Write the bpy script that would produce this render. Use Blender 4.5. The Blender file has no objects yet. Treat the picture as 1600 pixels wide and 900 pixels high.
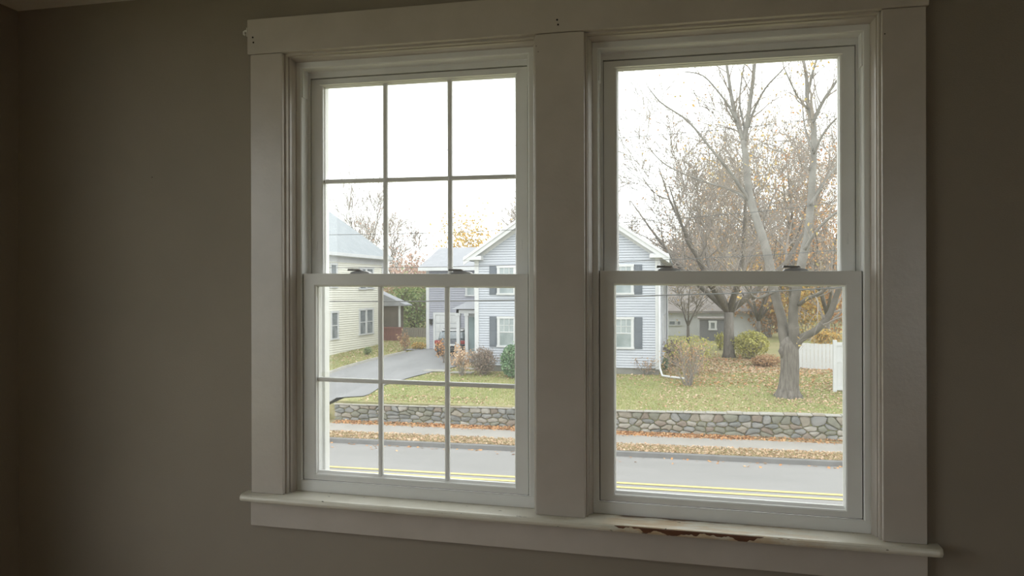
import bpy, math, random
import numpy as np
from mathutils import Vector

C = bpy.context.scene.collection
SC = bpy.context.scene
PI = math.pi

# ------------------------------------------------------------------ camera
F_PX, YAW, ROLL, CAM_Y, V0 = 1160.0, 0.2297, 0.0025, -2.1, 457.0
camd = bpy.data.cameras.new('camera')
camd.sensor_width = 36.0
camd.lens = F_PX / 1600.0 * 36.0
camd.shift_y = (V0 - 450.0) / 1600.0
camd.clip_start = 0.05
camd.clip_end = 500
cam = bpy.data.objects.new('camera', camd)
C.objects.link(cam)
cam.location = (0, CAM_Y, 0)
from mathutils import Matrix
cam.rotation_euler = (Matrix.Rotation(YAW, 3, 'Z') @ Matrix.Rotation(PI / 2, 3, 'X') @ Matrix.Rotation(-ROLL, 3, 'Z')).to_euler()
SC.camera = cam

# ------------------------------------------------------------------ sky, exposure
w = bpy.data.worlds.new('overcast_sky')
SC.world = w
w.use_nodes = True
wn, wl = w.node_tree.nodes, w.node_tree.links
wn.clear()
wo = wn.new('ShaderNodeOutputWorld')
wb = wn.new('ShaderNodeBackground')
tc = wn.new('ShaderNodeTexCoord')
nz = wn.new('ShaderNodeTexNoise')
nz.inputs['Scale'].default_value = 1.6
nz.inputs['Detail'].default_value = 3
rp = wn.new('ShaderNodeValToRGB')
rp.color_ramp.elements[0].color = (0.91, 0.925, 0.94, 1)
rp.color_ramp.elements[1].color = (1.0, 1.0, 1.0, 1)
rp.color_ramp.elements[0].position = 0.3
rp.color_ramp.elements[1].position = 0.6
wl.new(tc.outputs['Generated'], nz.inputs['Vector'])
wl.new(nz.outputs['Fac'], rp.inputs['Fac'])
wl.new(rp.outputs['Color'], wb.inputs['Color'])
wb.inputs['Strength'].default_value = 3.2
wl.new(wb.outputs['Background'], wo.inputs['Surface'])
SC.view_settings.view_transform = 'Standard'
SC.view_settings.look = 'None'
SC.view_settings.exposure = 0.0
SC.view_settings.gamma = 1.0
SC.view_settings.use_curve_mapping = False
SC.cycles.max_bounces = 14
SC.cycles.diffuse_bounces = 8
SC.cycles.transparent_max_bounces = 16
SC.cycles.use_denoising = True

# ------------------------------------------------------------------ helpers
SAG = 0.0106          # the old house has settled: the room drops slightly along x
W = {}                # world location of every object


def ray(u, v):
    du, dv = u - 800, v - 450
    c, s = math.cos(ROLL), math.sin(ROLL)
    a = (c * du - s * dv) / F_PX
    b = (V0 - (s * du + c * dv + 450)) / F_PX
    return (-math.sin(YAW) + a * math.cos(YAW), math.cos(YAW) + a * math.sin(YAW), b)


def at(u, v, Y):
    """point of the photograph's ray at the real distance Y behind the window wall"""
    d = ray(u, v)
    k = (Y - CAM_Y) / d[1]
    return (d[0] * k, Y, d[2] * k)


def lerp(a, b, t):
    return a + (b - a) * t


def prof(tab, x):
    if x <= tab[0][0]:
        return tab[0][1]
    for (a, za), (b, zb) in zip(tab, tab[1:]):
        if x <= b:
            return lerp(za, zb, (x - a) / (b - a))
    return tab[-1][1]


LAWN = [(22.9, -3.95), (26, -3.76), (30, -3.52), (36, -3.30), (40, -3.15), (50, -3.0), (90, -2.5), (140, -1.5)]
DRIVE = [(20.0, -4.83), (21.5, -4.66), (22.9, -4.42), (25, -4.08), (28, -3.72), (30, -3.56), (36, -3.30), (40, -3.15), (50, -3.0), (90, -2.5), (140, -1.5)]


def gz(x, y):
    if y < 20.05:
        return -4.85
    t = min(1, max(0, (x + 13.3) / 0.7))
    t = t * t * (3 - 2 * t)
    lawn = prof(LAWN, y) if y >= 22.88 else prof([(20.05, -4.85), (20.2, -4.72), (21.07, -4.70), (22.37, -4.68), (22.88, -4.66)], y)
    return lerp(prof(DRIVE, y), lawn, t)


def hit(u, v):
    d = ray(u, v)
    k = 5.0
    while k < 130:
        x, y, z = d[0] * k, CAM_Y + d[1] * k, d[2] * k
        if z <= gz(x, y) and y > 22.95:
            return (x, y, gz(x, y))
        k += 0.03
    return (x, y, z)


def px(dist_y, n):
    return n / F_PX * (dist_y - CAM_Y)


class MB:
    def __init__(s):
        s.v, s.f, s.m = [], [], []

    def face(s, pts, mi=0):
        b = len(s.v)
        s.v += [tuple(p) for p in pts]
        s.f.append(tuple(range(b, b + len(pts))))
        s.m.append(mi)

    def raw(s, vs, fs, mi=0):
        b = len(s.v)
        s.v += [tuple(p) for p in vs]
        s.f += [tuple(b + i for i in f) for f in fs]
        s.m += [mi] * len(fs)

    def box(s, x0, x1, y0, y1, z0, z1, mi=0):
        s.obox((0, 0, 0), (1, 0, 0), (0, 1, 0), x0, x1, y0, y1, z0, z1, mi)

    def obox(s, o, ax, ay, x0, x1, y0, y1, z0, z1, mi=0):
        """box in a frame: origin o, axis ax along the wall, axis ay out of it, z up"""
        vs = []
        for z in (z0, z1):
            for (x, y) in ((x0, y0), (x1, y0), (x1, y1), (x0, y1)):
                vs.append((o[0] + ax[0] * x + ay[0] * y, o[1] + ax[1] * x + ay[1] * y, o[2] + z))
        fs = [(3, 2, 1, 0), (4, 5, 6, 7), (0, 1, 5, 4), (1, 2, 6, 5), (2, 3, 7, 6), (3, 0, 4, 7)]
        if (ax[0] * ay[1] - ax[1] * ay[0]) * (x1 - x0) * (y1 - y0) * (z1 - z0) < 0:
            fs = [tuple(reversed(f)) for f in fs]
        s.raw(vs, fs, mi)

    def prism(s, poly, fn, t0, t1, mi=0):
        """poly of 2D points extruded: fn(a, b, t) -> xyz"""
        n = len(poly)
        vs = [fn(a, b, t0) for a, b in poly] + [fn(a, b, t1) for a, b in poly]
        fs = [tuple(range(n - 1, -1, -1)), tuple(range(n, 2 * n))]
        fs += [(i, (i + 1) % n, n + (i + 1) % n, n + i) for i in range(n)]
        s.raw(vs, fs, mi)

    def tube(s, pts, rad, n=6, cap=True, mi=0):
        P = [Vector(p) for p in pts]
        if len(P) < 2:
            return
        if not hasattr(rad, '__len__'):
            rad = [rad] * len(P)
        b = len(s.v)
        up = None
        for i, p in enumerate(P):
            d = (P[min(i + 1, len(P) - 1)] - P[max(i - 1, 0)])
            if d.length < 1e-9:
                d = Vector((0, 0, 1))
            d.normalize()
            if up is None:
                up = Vector((0, 0, 1)).cross(d)
                if up.length < 0.1:
                    up = Vector((1, 0, 0)).cross(d)
            up = (up - d * up.dot(d))
            if up.length < 1e-6:
                up = d.orthogonal()
            up.normalize()
            q = d.cross(up)
            for k in range(n):
                a = 2 * PI * k / n
                s.v.append(tuple(p + up * (math.cos(a) * rad[i]) + q * (math.sin(a) * rad[i])))
        for i in range(len(P) - 1):
            for k in range(n):
                k2 = (k + 1) % n
                s.f.append((b + i * n + k, b + i * n + k2, b + (i + 1) * n + k2, b + (i + 1) * n + k))
                s.m.append(mi)
        if cap:
            s.f.append(tuple(b + k for k in range(n - 1, -1, -1)))
            s.f.append(tuple(b + (len(P) - 1) * n + k for k in range(n)))
            s.m += [mi, mi]

    def lathe(s, o, prof_, n=16, mi=0):
        vs, fs = [], []
        for r, z in prof_:
            for k in range(n):
                a = 2 * PI * k / n
                vs.append((o[0] + r * math.cos(a), o[1] + r * math.sin(a), o[2] + z))
        for i in range(len(prof_) - 1):
            for k in range(n):
                k2 = (k + 1) % n
                fs.append((i * n + k, i * n + k2, (i + 1) * n + k2, (i + 1) * n + k))
        fs.append(tuple(range(n - 1, -1, -1)))
        fs.append(tuple((len(prof_) - 1) * n + k for k in range(n)))
        s.raw(vs, fs, mi)

    def build(s, name, mats, parent=None, inside=False, bevel=0, smooth=False, loc=None, **tags):
        V = np.array(s.v, dtype=np.float64).reshape(-1, 3)
        if inside:
            V[:, 2] -= SAG * V[:, 0]
        lo, hi = V.min(0), V.max(0)
        if loc is None:
            c = (lo + hi) / 2
            if parent is None:
                c[2] = lo[2]
            loc = c
        loc = np.array(loc, dtype=float)
        me = bpy.data.meshes.new(name)
        me.from_pydata((V - loc).tolist(), [], s.f)
        if not isinstance(mats, (list, tuple)):
            mats = [mats]
        for m in mats:
            me.materials.append(m)
        if len(mats) > 1:
            me.polygons.foreach_set('material_index', s.m)
        if smooth:
            me.polygons.foreach_set('use_smooth', [True] * len(me.polygons))
        me.update()
        o = bpy.data.objects.new(name, me)
        C.objects.link(o)
        W[o.name] = Vector(loc)
        if parent is not None:
            o.parent = parent
            o.location = Vector(loc) - W[parent.name]
        else:
            o.location = Vector(loc)
        if bevel:
            b = o.modifiers.new('bevel', 'BEVEL')
            b.width = bevel
            b.segments = 2
            b.limit_method = 'ANGLE'
            b.angle_limit = 0.6
            b.harden_normals = False
        for k, val in tags.items():
            o[k] = val
        return o


def empty(name, loc, **tags):
    o = bpy.data.objects.new(name, None)
    C.objects.link(o)
    o.location = loc
    W[o.name] = Vector(loc)
    for k, val in tags.items():
        o[k] = val
    return o


def copy_tree(o, loc, rz=0.0, sc=1.0, parent=None, **tags):
    c = o.copy()
    C.objects.link(c)
    c.location = loc
    c.rotation_euler = (0, 0, rz)
    c.scale = (sc, sc, sc)
    for k, val in tags.items():
        c[k] = val
    for ch in list(o.children):
        d = ch.copy()
        C.objects.link(d)
        d.parent = c
        for g in list(ch.children):
            e = g.copy()
            C.objects.link(e)
            e.parent = d
    W[c.name] = Vector(loc)
    return c


# ------------------------------------------------------------------ materials
def newmat(name):
    m = bpy.data.materials.new(name)
    m.use_nodes = True
    nt = m.node_tree
    return m, nt, nt.nodes['Principled BSDF'], nt.nodes['Material Output']


def mixnode(nt, fac, a, b):
    n = nt.nodes.new('ShaderNodeMix')
    n.data_type = 'RGBA'
    for sock, val in ((n.inputs[0], fac), (n.inputs[6], a), (n.inputs[7], b)):
        if isinstance(val, (int, float)):
            sock.default_value = val
        elif isinstance(val, tuple):
            sock.default_value = (val[0], val[1], val[2], 1)
        else:
            nt.links.new(val, sock)
    return n.outputs[2]


def noise(nt, scale, detail=4, rough=0.5, stretch=None, coord='Object', lo=0.0, hi=1.0):
    t = nt.nodes.new('ShaderNodeTexCoord')
    vec = t.outputs[coord]
    if coord == 'World':
        vec = None
    if stretch:
        mp = nt.nodes.new('ShaderNodeMapping')
        mp.inputs['Scale'].default_value = stretch
        nt.links.new(vec, mp.inputs['Vector'])
        vec = mp.outputs['Vector']
    n = nt.nodes.new('ShaderNodeTexNoise')
    n.inputs['Scale'].default_value = scale
    n.inputs['Detail'].default_value = detail
    n.inputs['Roughness'].default_value = rough
    nt.links.new(vec, n.inputs['Vector'])
    r = nt.nodes.new('ShaderNodeMapRange')
    r.inputs['From Min'].default_value = lo
    r.inputs['From Max'].default_value = hi
    nt.links.new(n.outputs['Fac'], r.inputs['Value'])
    return r.outputs['Result']


def pmat(name, c1, c2=None, scale=8, rough=0.6, bump=0.0, bscale=60, lo=0.35, hi=0.65, stretch=None, metal=0.0, spec=0.5, detail=4):
    c1 = tuple(x * K for x in c1)
    if c2:
        c2 = tuple(x * K for x in c2)
    m, nt, p, out = newmat(name)
    p.inputs['Roughness'].default_value = rough
    p.inputs['Metallic'].default_value = metal
    p.inputs['Specular IOR Level'].default_value = spec
    if c2 is None:
        c2 = tuple(x * 0.88 for x in c1)
    nt.links.new(mixnode(nt, noise(nt, scale, detail, 0.55, stretch, lo=lo, hi=hi), c1, c2), p.inputs['Base Color'])
    if bump:
        b = nt.nodes.new('ShaderNodeBump')
        b.inputs['Strength'].default_value = bump
        b.inputs['Distance'].default_value = 0.01
        nt.links.new(noise(nt, bscale, 5, 0.6, stretch), b.inputs['Height'])
        nt.links.new(b.outputs['Normal'], p.inputs['Normal'])
    return m


def leafmat(name, cols, rough=0.7, trans=0.25):
    """every leaf (mesh island) takes its own colour from the list"""
    m, nt, p, out = newmat(name)
    g = nt.nodes.new('ShaderNodeNewGeometry')
    r = nt.nodes.new('ShaderNodeValToRGB')
    e = r.color_ramp.elements
    e[0].color = (*cols[0], 1)
    e[1].color = (*cols[-1], 1)
    for i, c in enumerate(cols[1:-1]):
        x = e.new((i + 1) / (len(cols) - 1))
        x.color = (*c, 1)
    nt.links.new(g.outputs['Random Per Island'], r.inputs['Fac'])
    p.inputs['Roughness'].default_value = rough
    p.inputs['Specular IOR Level'].default_value = 0.2
    nt.links.new(r.outputs['Color'], p.inputs['Base Color'])
    if trans:
        t = nt.nodes.new('ShaderNodeBsdfTranslucent')
        nt.links.new(r.outputs['Color'], t.inputs['Color'])
        mx = nt.nodes.new('ShaderNodeMixShader')
        mx.inputs[0].default_value = trans
        nt.links.new(p.outputs[0], mx.inputs[1])
        nt.links.new(t.outputs[0], mx.inputs[2])
        nt.links.new(mx.outputs[0], out.inputs['Surface'])
    return m


def glassmat(name, haze=0.06, tint=(0.97, 0.99, 0.98)):
    m, nt, p, out = newmat(name)
    nt.nodes.remove(p)
    tr = nt.nodes.new('ShaderNodeBsdfTransparent')
    tr.inputs['Color'].default_value = (*tint, 1)
    tl = nt.nodes.new('ShaderNodeBsdfTranslucent')
    tl.inputs['Color'].default_value = (0.8, 0.8, 0.8, 1)
    gl = nt.nodes.new('ShaderNodeBsdfGlossy')
    gl.inputs['Roughness'].default_value = 0.02
    lw = nt.nodes.new('ShaderNodeLayerWeight')        # Schlick reflectance, the same from both faces of the pane
    lw.inputs['Blend'].default_value = 0.5
    pw = nt.nodes.new('ShaderNodeMath')
    pw.operation = 'POWER'
    pw.inputs[1].default_value = 5.0
    nt.links.new(lw.outputs['Facing'], pw.inputs[0])
    fr = nt.nodes.new('ShaderNodeMath')
    fr.operation = 'MULTIPLY_ADD'
    fr.inputs[1].default_value = 0.85
    fr.inputs[2].default_value = 0.025
    nt.links.new(pw.outputs[0], fr.inputs[0])
    m1 = nt.nodes.new('ShaderNodeMixShader')
    m1.inputs[0].default_value = haze  # translucent share puts a pale haze into the glass
    nt.links.new(tr.outputs[0], m1.inputs[1])
    nt.links.new(tl.outputs[0], m1.inputs[2])
    m2 = nt.nodes.new('ShaderNodeMixShader')
    nt.links.new(fr.outputs[0], m2.inputs[0])
    nt.links.new(m1.outputs[0], m2.inputs[1])
    nt.links.new(gl.outputs[0], m2.inputs[2])
    nt.links.new(m2.outputs[0], out.inputs['Surface'])
    return m


M = {}
K = 1.0
M['wall'] = pmat('taupe_wall_paint', (0.275, 0.235, 0.19), (0.255, 0.218, 0.176), 2.5, 0.75, 0.12, 260)
M['ceiling'] = pmat('ceiling_paint', (0.74, 0.71, 0.65), None, 3, 0.85, 0.1, 200)
M['trim'] = pmat('old_white_trim_paint', (0.50, 0.452, 0.408), (0.45, 0.405, 0.36), 5, 0.27, 0.10, 40, stretch=(1, 1, 1))
M['vinyl'] = pmat('white_vinyl', (0.78, 0.78, 0.765), (0.74, 0.735, 0.72), 6, 0.30, 0.0)
M['lock'] = pmat('grey_white_lock_metal', (0.60, 0.59, 0.60), None, 20, 0.4)
M['lever'] = pmat('dark_lock_lever', (0.27, 0.26, 0.26), None, 20, 0.4)
M['gap_shade'] = pmat('dark_gap_shade', (0.06, 0.05, 0.045), None, 30, 0.8)
M['hole'] = pmat('screw_hole_dark', (0.012, 0.01, 0.01), None, 30, 0.9)
M['clear'] = pmat('clear_plastic', (0.80, 0.79, 0.77), None, 30, 0.25)
M['floor'] = pmat('oak_floor', (0.50, 0.36, 0.23), (0.42, 0.29, 0.18), 6, 0.35, 0.1, 30, stretch=(1, 12, 1))
M['glass'] = glassmat('window_glass', 0.022)
M['dist_glass'] = pmat('house_window_glass', (0.34, 0.38, 0.39), (0.20, 0.24, 0.25), 1.6, 0.12, spec=0.8)
M['dark_glass'] = pmat('dark_window_glass', (0.12, 0.14, 0.15), (0.22, 0.24, 0.25), 2.0, 0.12, spec=0.8)


def screenmat():
    m, nt, p, out = newmat('insect_screen_mesh')
    p.inputs['Base Color'].default_value = (0.42, 0.43, 0.44, 1)
    p.inputs['Roughness'].default_value = 0.7
    tr = nt.nodes.new('ShaderNodeBsdfTransparent')
    mx = nt.nodes.new('ShaderNodeMixShader')
    mx.inputs[0].default_value = 0.10
    nt.links.new(tr.outputs[0], mx.inputs[1])
    nt.links.new(p.outputs[0], mx.inputs[2])
    nt.links.new(mx.outputs[0], out.inputs['Surface'])
    return m


M['screen'] = screenmat()


def stoolmat():
    """white paint worn to brown wood along the nose and back of the stool below the second window"""
    m, nt, p, out = newmat('peeling_stool_paint')
    L = nt.links
    t = nt.nodes.new('ShaderNodeTexCoord')
    sx = nt.nodes.new('ShaderNodeSeparateXYZ')
    L.new(t.outputs['Object'], sx.inputs[0])

    def mr(v, a, b, c=0.0, d=1.0):
        n = nt.nodes.new('ShaderNodeMapRange')
        n.interpolation_type = 'SMOOTHSTEP'
        for i, q in zip((1, 2, 3, 4), (a, b, c, d)):
            n.inputs[i].default_value = q
        L.new(v, n.inputs[0])
        return n.outputs[0]

    def mth(op, a, b):
        n = nt.nodes.new('ShaderNodeMath')
        n.operation = op
        for i, q in enumerate((a, b)):
            if isinstance(q, (int, float)):
                n.inputs[i].default_value = q
            else:
                L.new(q, n.inputs[i])
        return n.outputs[0]
    # the origin sits at world x = -0.365; zs is height with the sag of the old stool taken out
    X, Y = sx.outputs[0], sx.outputs[1]
    zs = mth('ADD', sx.outputs[2], mth('MULTIPLY', mth('SUBTRACT', X, 0.365), SAG))
    zone = mth('MULTIPLY', mr(X, 0.165, 0.20), mr(X, 0.66, 0.50))
    wide = mth('MULTIPLY', mr(X, 0.10, 0.20), mr(X, 0.95, 0.45))
    n1 = noise(nt, 30, 5, 0.7, (1, 2.0, 2.0))
    n2 = noise(nt, 10, 5, 0.65, (1, 4, 2))
    nx1 = noise(nt, 11, 3, 0.6, (1, 0.05, 0.05), lo=.40, hi=.60)
    # paint chipped off the nose: hangs down from its upper edge by an uneven depth
    depth = mth('MULTIPLY', mth('MULTIPLY', nx1, zone), 0.020)
    lower = mth('SUBTRACT', 0.0155, mth('ADD', depth, mth('MULTIPLY', mth('SUBTRACT', n1, 0.5), 0.005)))
    fr = mth('MULTIPLY', mth('MULTIPLY', mth('GREATER_THAN', zs, lower), mth('LESS_THAN', zs, 0.0150)), mr(Y, -0.0415, -0.0430))
    fr = mth('MULTIPLY', fr, mth('GREATER_THAN', depth, 0.0012))
    bk = mth('MULTIPLY', mr(mth('ADD', Y, mth('MULTIPLY', mth('SUBTRACT', n2, 0.5), 0.05)), 0.030, 0.036), mth('MULTIPLY', mr(X, 0.17, 0.19), mr(X, 0.62, 0.35)))
    stain = mth('MULTIPLY', wide, mr(n2, 0.40, 0.62))
    speck = mr(noise(nt, 34, 2, 0.5, (1, 2.5, 2)), 0.715, 0.735)
    grime = mr(mth('ADD', Y, mth('MULTIPLY', mth('SUBTRACT', n2, 0.5), 0.02)), 0.036, 0.047)
    c = mixnode(nt, noise(nt, 7, 4, 0.6, lo=0.3, hi=0.7), (0.74, 0.71, 0.63), (0.64, 0.61, 0.52))
    c = mixnode(nt, mth('MULTIPLY', stain, 0.8), c, (0.56, 0.40, 0.23))
    c = mixnode(nt, mth('MULTIPLY', grime, 0.5), c, (0.25, 0.20, 0.14))
    c = mixnode(nt, bk, c, (0.15, 0.08, 0.04))
    c = mixnode(nt, fr, c, mixnode(nt, n1, (0.05, 0.018, 0.01), (0.19, 0.08, 0.04)))
    c = mixnode(nt, speck, c, (0.10, 0.085, 0.06))
    L.new(c, p.inputs['Base Color'])
    p.inputs['Roughness'].default_value = 0.33
    b = nt.nodes.new('ShaderNodeBump')
    b.inputs['Strength'].default_value = 0.35
    b.inputs['Distance'].default_value = 0.004
    h = mth('SUBTRACT', mth('MULTIPLY', n2, 0.5), mth('ADD', mth('MULTIPLY', fr, 0.8), mth('MULTIPLY', bk, 0.5)))
    L.new(h, b.inputs['Height'])
    L.new(b.outputs['Normal'], p.inputs['Normal'])
    return m


M['stool'] = stoolmat()

# outdoors
K = 0.80
M['asphalt'] = pmat('road_asphalt', (0.30, 0.29, 0.28), (0.255, 0.247, 0.238), 0.8, 0.85, 0.25, 40, stretch=(0.25, 1, 1))
M['drive'] = pmat('driveway_asphalt', (0.30, 0.30, 0.305), (0.245, 0.245, 0.25), 0.7, 0.85, 0.2, 30, stretch=(1, 0.35, 1))
M['curb'] = pmat('asphalt_curb', (0.21, 0.205, 0.20), (0.17, 0.165, 0.16), 2, 0.9, 0.3, 30)
M['sidewalk'] = pmat('sidewalk_concrete', (0.37, 0.345, 0.315), (0.32, 0.30, 0.27), 1.2, 0.9, 0.2, 30)
M['yellow'] = pmat('yellow_road_paint', (0.72, 0.58, 0.20), (0.58, 0.48, 0.22), 6, 0.7, lo=0.4, hi=0.8)
M['verge'] = pmat('dry_verge_grass', (0.40, 0.30, 0.18), (0.27, 0.235, 0.12), 3, 0.95, 0.8, 25)
M['siding'] = pmat('pale_blue_siding', (0.57, 0.60, 0.66), (0.53, 0.56, 0.62), 0.8, 0.55)
M['siding_side'] = pmat('lavender_siding', (0.44, 0.445, 0.51), (0.40, 0.405, 0.47), 0.8, 0.6)
M['cream'] = pmat('cream_siding', (0.92, 0.905, 0.80), (0.87, 0.855, 0.75), 0.7, 0.55)
M['lap_shade_blue'] = pmat('siding_lap_shade_grey', (0.27, 0.30, 0.35), None, 3, 0.9)
M['lap_shade_cream'] = pmat('siding_lap_shade_tan', (0.50, 0.48, 0.40), None, 3, 0.9)
M['white'] = pmat('white_exterior_paint', (0.72, 0.73, 0.74), (0.66, 0.67, 0.68), 1.2, 0.55)
M['shutter'] = pmat('slate_shutter', (0.13, 0.15, 0.18), (0.16, 0.18, 0.21), 2, 0.6)
M['concrete'] = pmat('foundation_concrete', (0.30, 0.295, 0.27), (0.22, 0.215, 0.19), 1.5, 0.9, 0.3, 20)
M['brick'] = pmat('foundation_brick', (0.40, 0.27, 0.22), (0.42, 0.36, 0.31), 1.3, 0.9, 0.3, 12)
M['greywood'] = pmat('weathered_fence_wood', (0.33, 0.30, 0.26), (0.25, 0.23, 0.20), 3, 0.9, stretch=(6, 6, 1))
M['redwood'] = pmat('red_stained_boards', (0.30, 0.14, 0.12), (0.24, 0.11, 0.10), 3, 0.8)
M['porchscreen'] = pmat('dark_porch_screen', (0.12, 0.105, 0.09), (0.17, 0.14, 0.12), 1.5, 0.8)
M['shed'] = pmat('grey_shed_siding', (0.20, 0.20, 0.215), (0.24, 0.24, 0.25), 2, 0.7, stretch=(6, 6, 1))
M['brownroof'] = pmat('grey_brown_shingles', (0.30, 0.27, 0.25), (0.24, 0.215, 0.20), 2, 0.9)
M['teal'] = pmat('pale_teal_door_paint', (0.36, 0.46, 0.47), None, 2, 0.5)
M['carpaint'] = pmat('dark_navy_car_paint', (0.022, 0.028, 0.045), None, 3, 0.2, spec=0.8)
M['carglass'] = pmat('car_glass', (0.10, 0.13, 0.15), (0.22, 0.25, 0.27), 3, 0.08, spec=1.0)
M['red'] = pmat('tail_light_red', (0.32, 0.035, 0.035), None, 6, 0.2)
M['tyre'] = pmat('black_rubber', (0.02, 0.02, 0.02), None, 6, 0.8)
M['chrome'] = pmat('grey_metal', (0.45, 0.45, 0.45), None, 6, 0.3, metal=0.8)
M['black'] = pmat('black_metal', (0.03, 0.03, 0.03), None, 6, 0.4)
M['wire'] = pmat('overhead_cable', (0.12, 0.12, 0.12), None, 6, 0.7)
M['bark'] = pmat('grey_maple_bark', (0.22, 0.195, 0.17), (0.12, 0.105, 0.09), 3, 0.95, 0.9, 10, stretch=(5, 5, 0.9))
M['oakbark'] = pmat('grey_oak_bark', (0.25, 0.225, 0.20), (0.17, 0.15, 0.13), 3, 0.95, 0.9, 10, stretch=(5, 5, 0.9))
M['palebark'] = pmat('pale_upper_bark', (0.36, 0.345, 0.32), (0.25, 0.235, 0.215), 2.5, 0.95)
def maplebark():
    # grey brown furrowed bark low down, smooth pale bark on the upper limbs
    m, nt, p, out = newmat('maple_limb_bark')
    t = nt.nodes.new('ShaderNodeTexCoord'); sp = nt.nodes.new('ShaderNodeSeparateXYZ')
    nt.links.new(t.outputs['Object'], sp.inputs[0])
    r = nt.nodes.new('ShaderNodeMapRange'); r.interpolation_type = 'SMOOTHSTEP'
    r.inputs[1].default_value = -5.2; r.inputs[2].default_value = -1.8
    nt.links.new(sp.outputs[2], r.inputs[0])
    n = noise(nt, 2.5, 4, lo=.3, hi=.7)
    lowc = mixnode(nt, n, (0.17, 0.15, 0.13), (0.10, 0.09, 0.075))
    upc = mixnode(nt, n, (0.26, 0.25, 0.23), (0.18, 0.17, 0.155))
    nt.links.new(mixnode(nt, r.outputs[0], lowc, upc), p.inputs['Base Color'])
    p.inputs['Roughness'].default_value = .95
    b = nt.nodes.new('ShaderNodeBump'); b.inputs['Strength'].default_value = .8; b.inputs['Distance'].default_value = .02
    nt.links.new(noise(nt, 9, 5, .6, (5, 5, .9)), b.inputs['Height']); nt.links.new(b.outputs['Normal'], p.inputs['Normal'])
    return m


M['limb'] = maplebark()
M['twig'] = pmat('brown_grey_twigs', (0.30, 0.265, 0.235), (0.36, 0.32, 0.28), 0.6, 0.95)
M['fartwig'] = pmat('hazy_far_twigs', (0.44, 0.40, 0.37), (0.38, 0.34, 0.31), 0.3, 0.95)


def roofmat(name, c1, c2):
    m, nt, p, out = newmat(name)
    t = nt.nodes.new('ShaderNodeTexCoord')
    b = nt.nodes.new('ShaderNodeTexBrick')
    b.inputs['Scale'].default_value = 3.0
    b.inputs['Color1'].default_value = (*c1, 1)
    b.inputs['Color2'].default_value = (*c2, 1)
    b.inputs['Mortar'].default_value = (*[x * 0.75 for x in c1], 1)
    b.inputs['Mortar Size'].default_value = 0.012
    b.inputs['Brick Width'].default_value = 0.9
    b.inputs['Row Height'].default_value = 0.42
    mp = nt.nodes.new('ShaderNodeMapping')
    nt.links.new(t.outputs['Object'], mp.inputs['Vector'])
    nt.links.new(mp.outputs['Vector'], b.inputs['Vector'])
    nt.links.new(mixnode(nt, noise(nt, 2.5, 4, lo=0.3, hi=0.7), b.outputs['Color'], c2), p.inputs['Base Color'])
    p.inputs['Roughness'].default_value = 0.9
    return m


M['roof'] = roofmat('blue_grey_shingles', (0.28, 0.30, 0.315), (0.235, 0.255, 0.27))
M['roofgrey'] = roofmat('warm_grey_shingles', (0.32, 0.325, 0.345), (0.26, 0.265, 0.285))


def lawnmat():
    m, nt, p, out = newmat('autumn_lawn')
    a = mixnode(nt, noise(nt, 0.35, 4, 0.6, lo=0.38, hi=0.62), (0.29, 0.315, 0.14), (0.43, 0.38, 0.22))
    a = mixnode(nt, noise(nt, 2.2, 5, 0.7, lo=0.45, hi=0.75), a, (0.44, 0.34, 0.21))
    a = mixnode(nt, noise(nt, 30, 3, 0.7, lo=0.3, hi=0.9), a, (0.16, 0.17, 0.07))
    nt.links.new(a, p.inputs['Base Color'])
    p.inputs['Roughness'].default_value = 1.0
    p.inputs['Specular IOR Level'].default_value = 0.1
    b = nt.nodes.new('ShaderNodeBump')
    b.inputs['Strength'].default_value = 0.6
    b.inputs['Distance'].default_value = 0.05
    nt.links.new(noise(nt, 18, 4, 0.7), b.inputs['Height'])
    nt.links.new(b.outputs['Normal'], p.inputs['Normal'])
    return m


M['lawn'] = lawnmat()
M['stones'] = [pmat('fieldstone_%s' % n, c, c2, 4, 0.9, 0.7, 14) for n, c, c2 in (
    ('grey', (0.25, 0.25, 0.24), (0.17, 0.175, 0.165)), ('blue_grey', (0.235, 0.238, 0.23), (0.29, 0.285, 0.27)),
    ('tan', (0.37, 0.33, 0.27), (0.27, 0.24, 0.19)), ('pale', (0.44, 0.41, 0.36), (0.33, 0.31, 0.27)),
    ('olive', (0.27, 0.265, 0.21), (0.20, 0.20, 0.16)), ('brown', (0.31, 0.25, 0.20), (0.23, 0.19, 0.155)))]
M['mortar'] = pmat('dark_wall_core', (0.11, 0.105, 0.095), None, 6, 0.95, 0.5, 20)
M['cap'] = pmat('pale_cap_mortar', (0.43, 0.41, 0.37), (0.34, 0.33, 0.29), 3, 0.95, 0.5, 14)
M['grass'] = leafmat('grass_blades', [(0.22, 0.30, 0.08), (0.32, 0.36, 0.13), (0.44, 0.41, 0.2), (0.28, 0.33, 0.10)], trans=0.2)
M['drygrass'] = leafmat('dry_grass_blades', [(0.36, 0.29, 0.15), (0.46, 0.36, 0.21), (0.30, 0.29, 0.13)], trans=0.2)
M['leaf_orange'] = leafmat('orange_leaves', [(0.48, 0.20, 0.08), (0.62, 0.36, 0.16), (0.42, 0.22, 0.12), (0.66, 0.46, 0.26)])
M['leaf_tan'] = leafmat('tan_leaves', [(0.58, 0.39, 0.25), (0.46, 0.29, 0.18), (0.70, 0.55, 0.41), (0.50, 0.36, 0.24)])
M['leaf_gold'] = leafmat('golden_leaves', [(0.62, 0.38, 0.10), (0.54, 0.36, 0.14), (0.44, 0.38, 0.16), (0.68, 0.47, 0.19)])
M['leaf_rust'] = leafmat('rusty_leaves', [(0.42, 0.24, 0.14), (0.50, 0.33, 0.20), (0.36, 0.26, 0.17), (0.58, 0.38, 0.18)])
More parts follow.
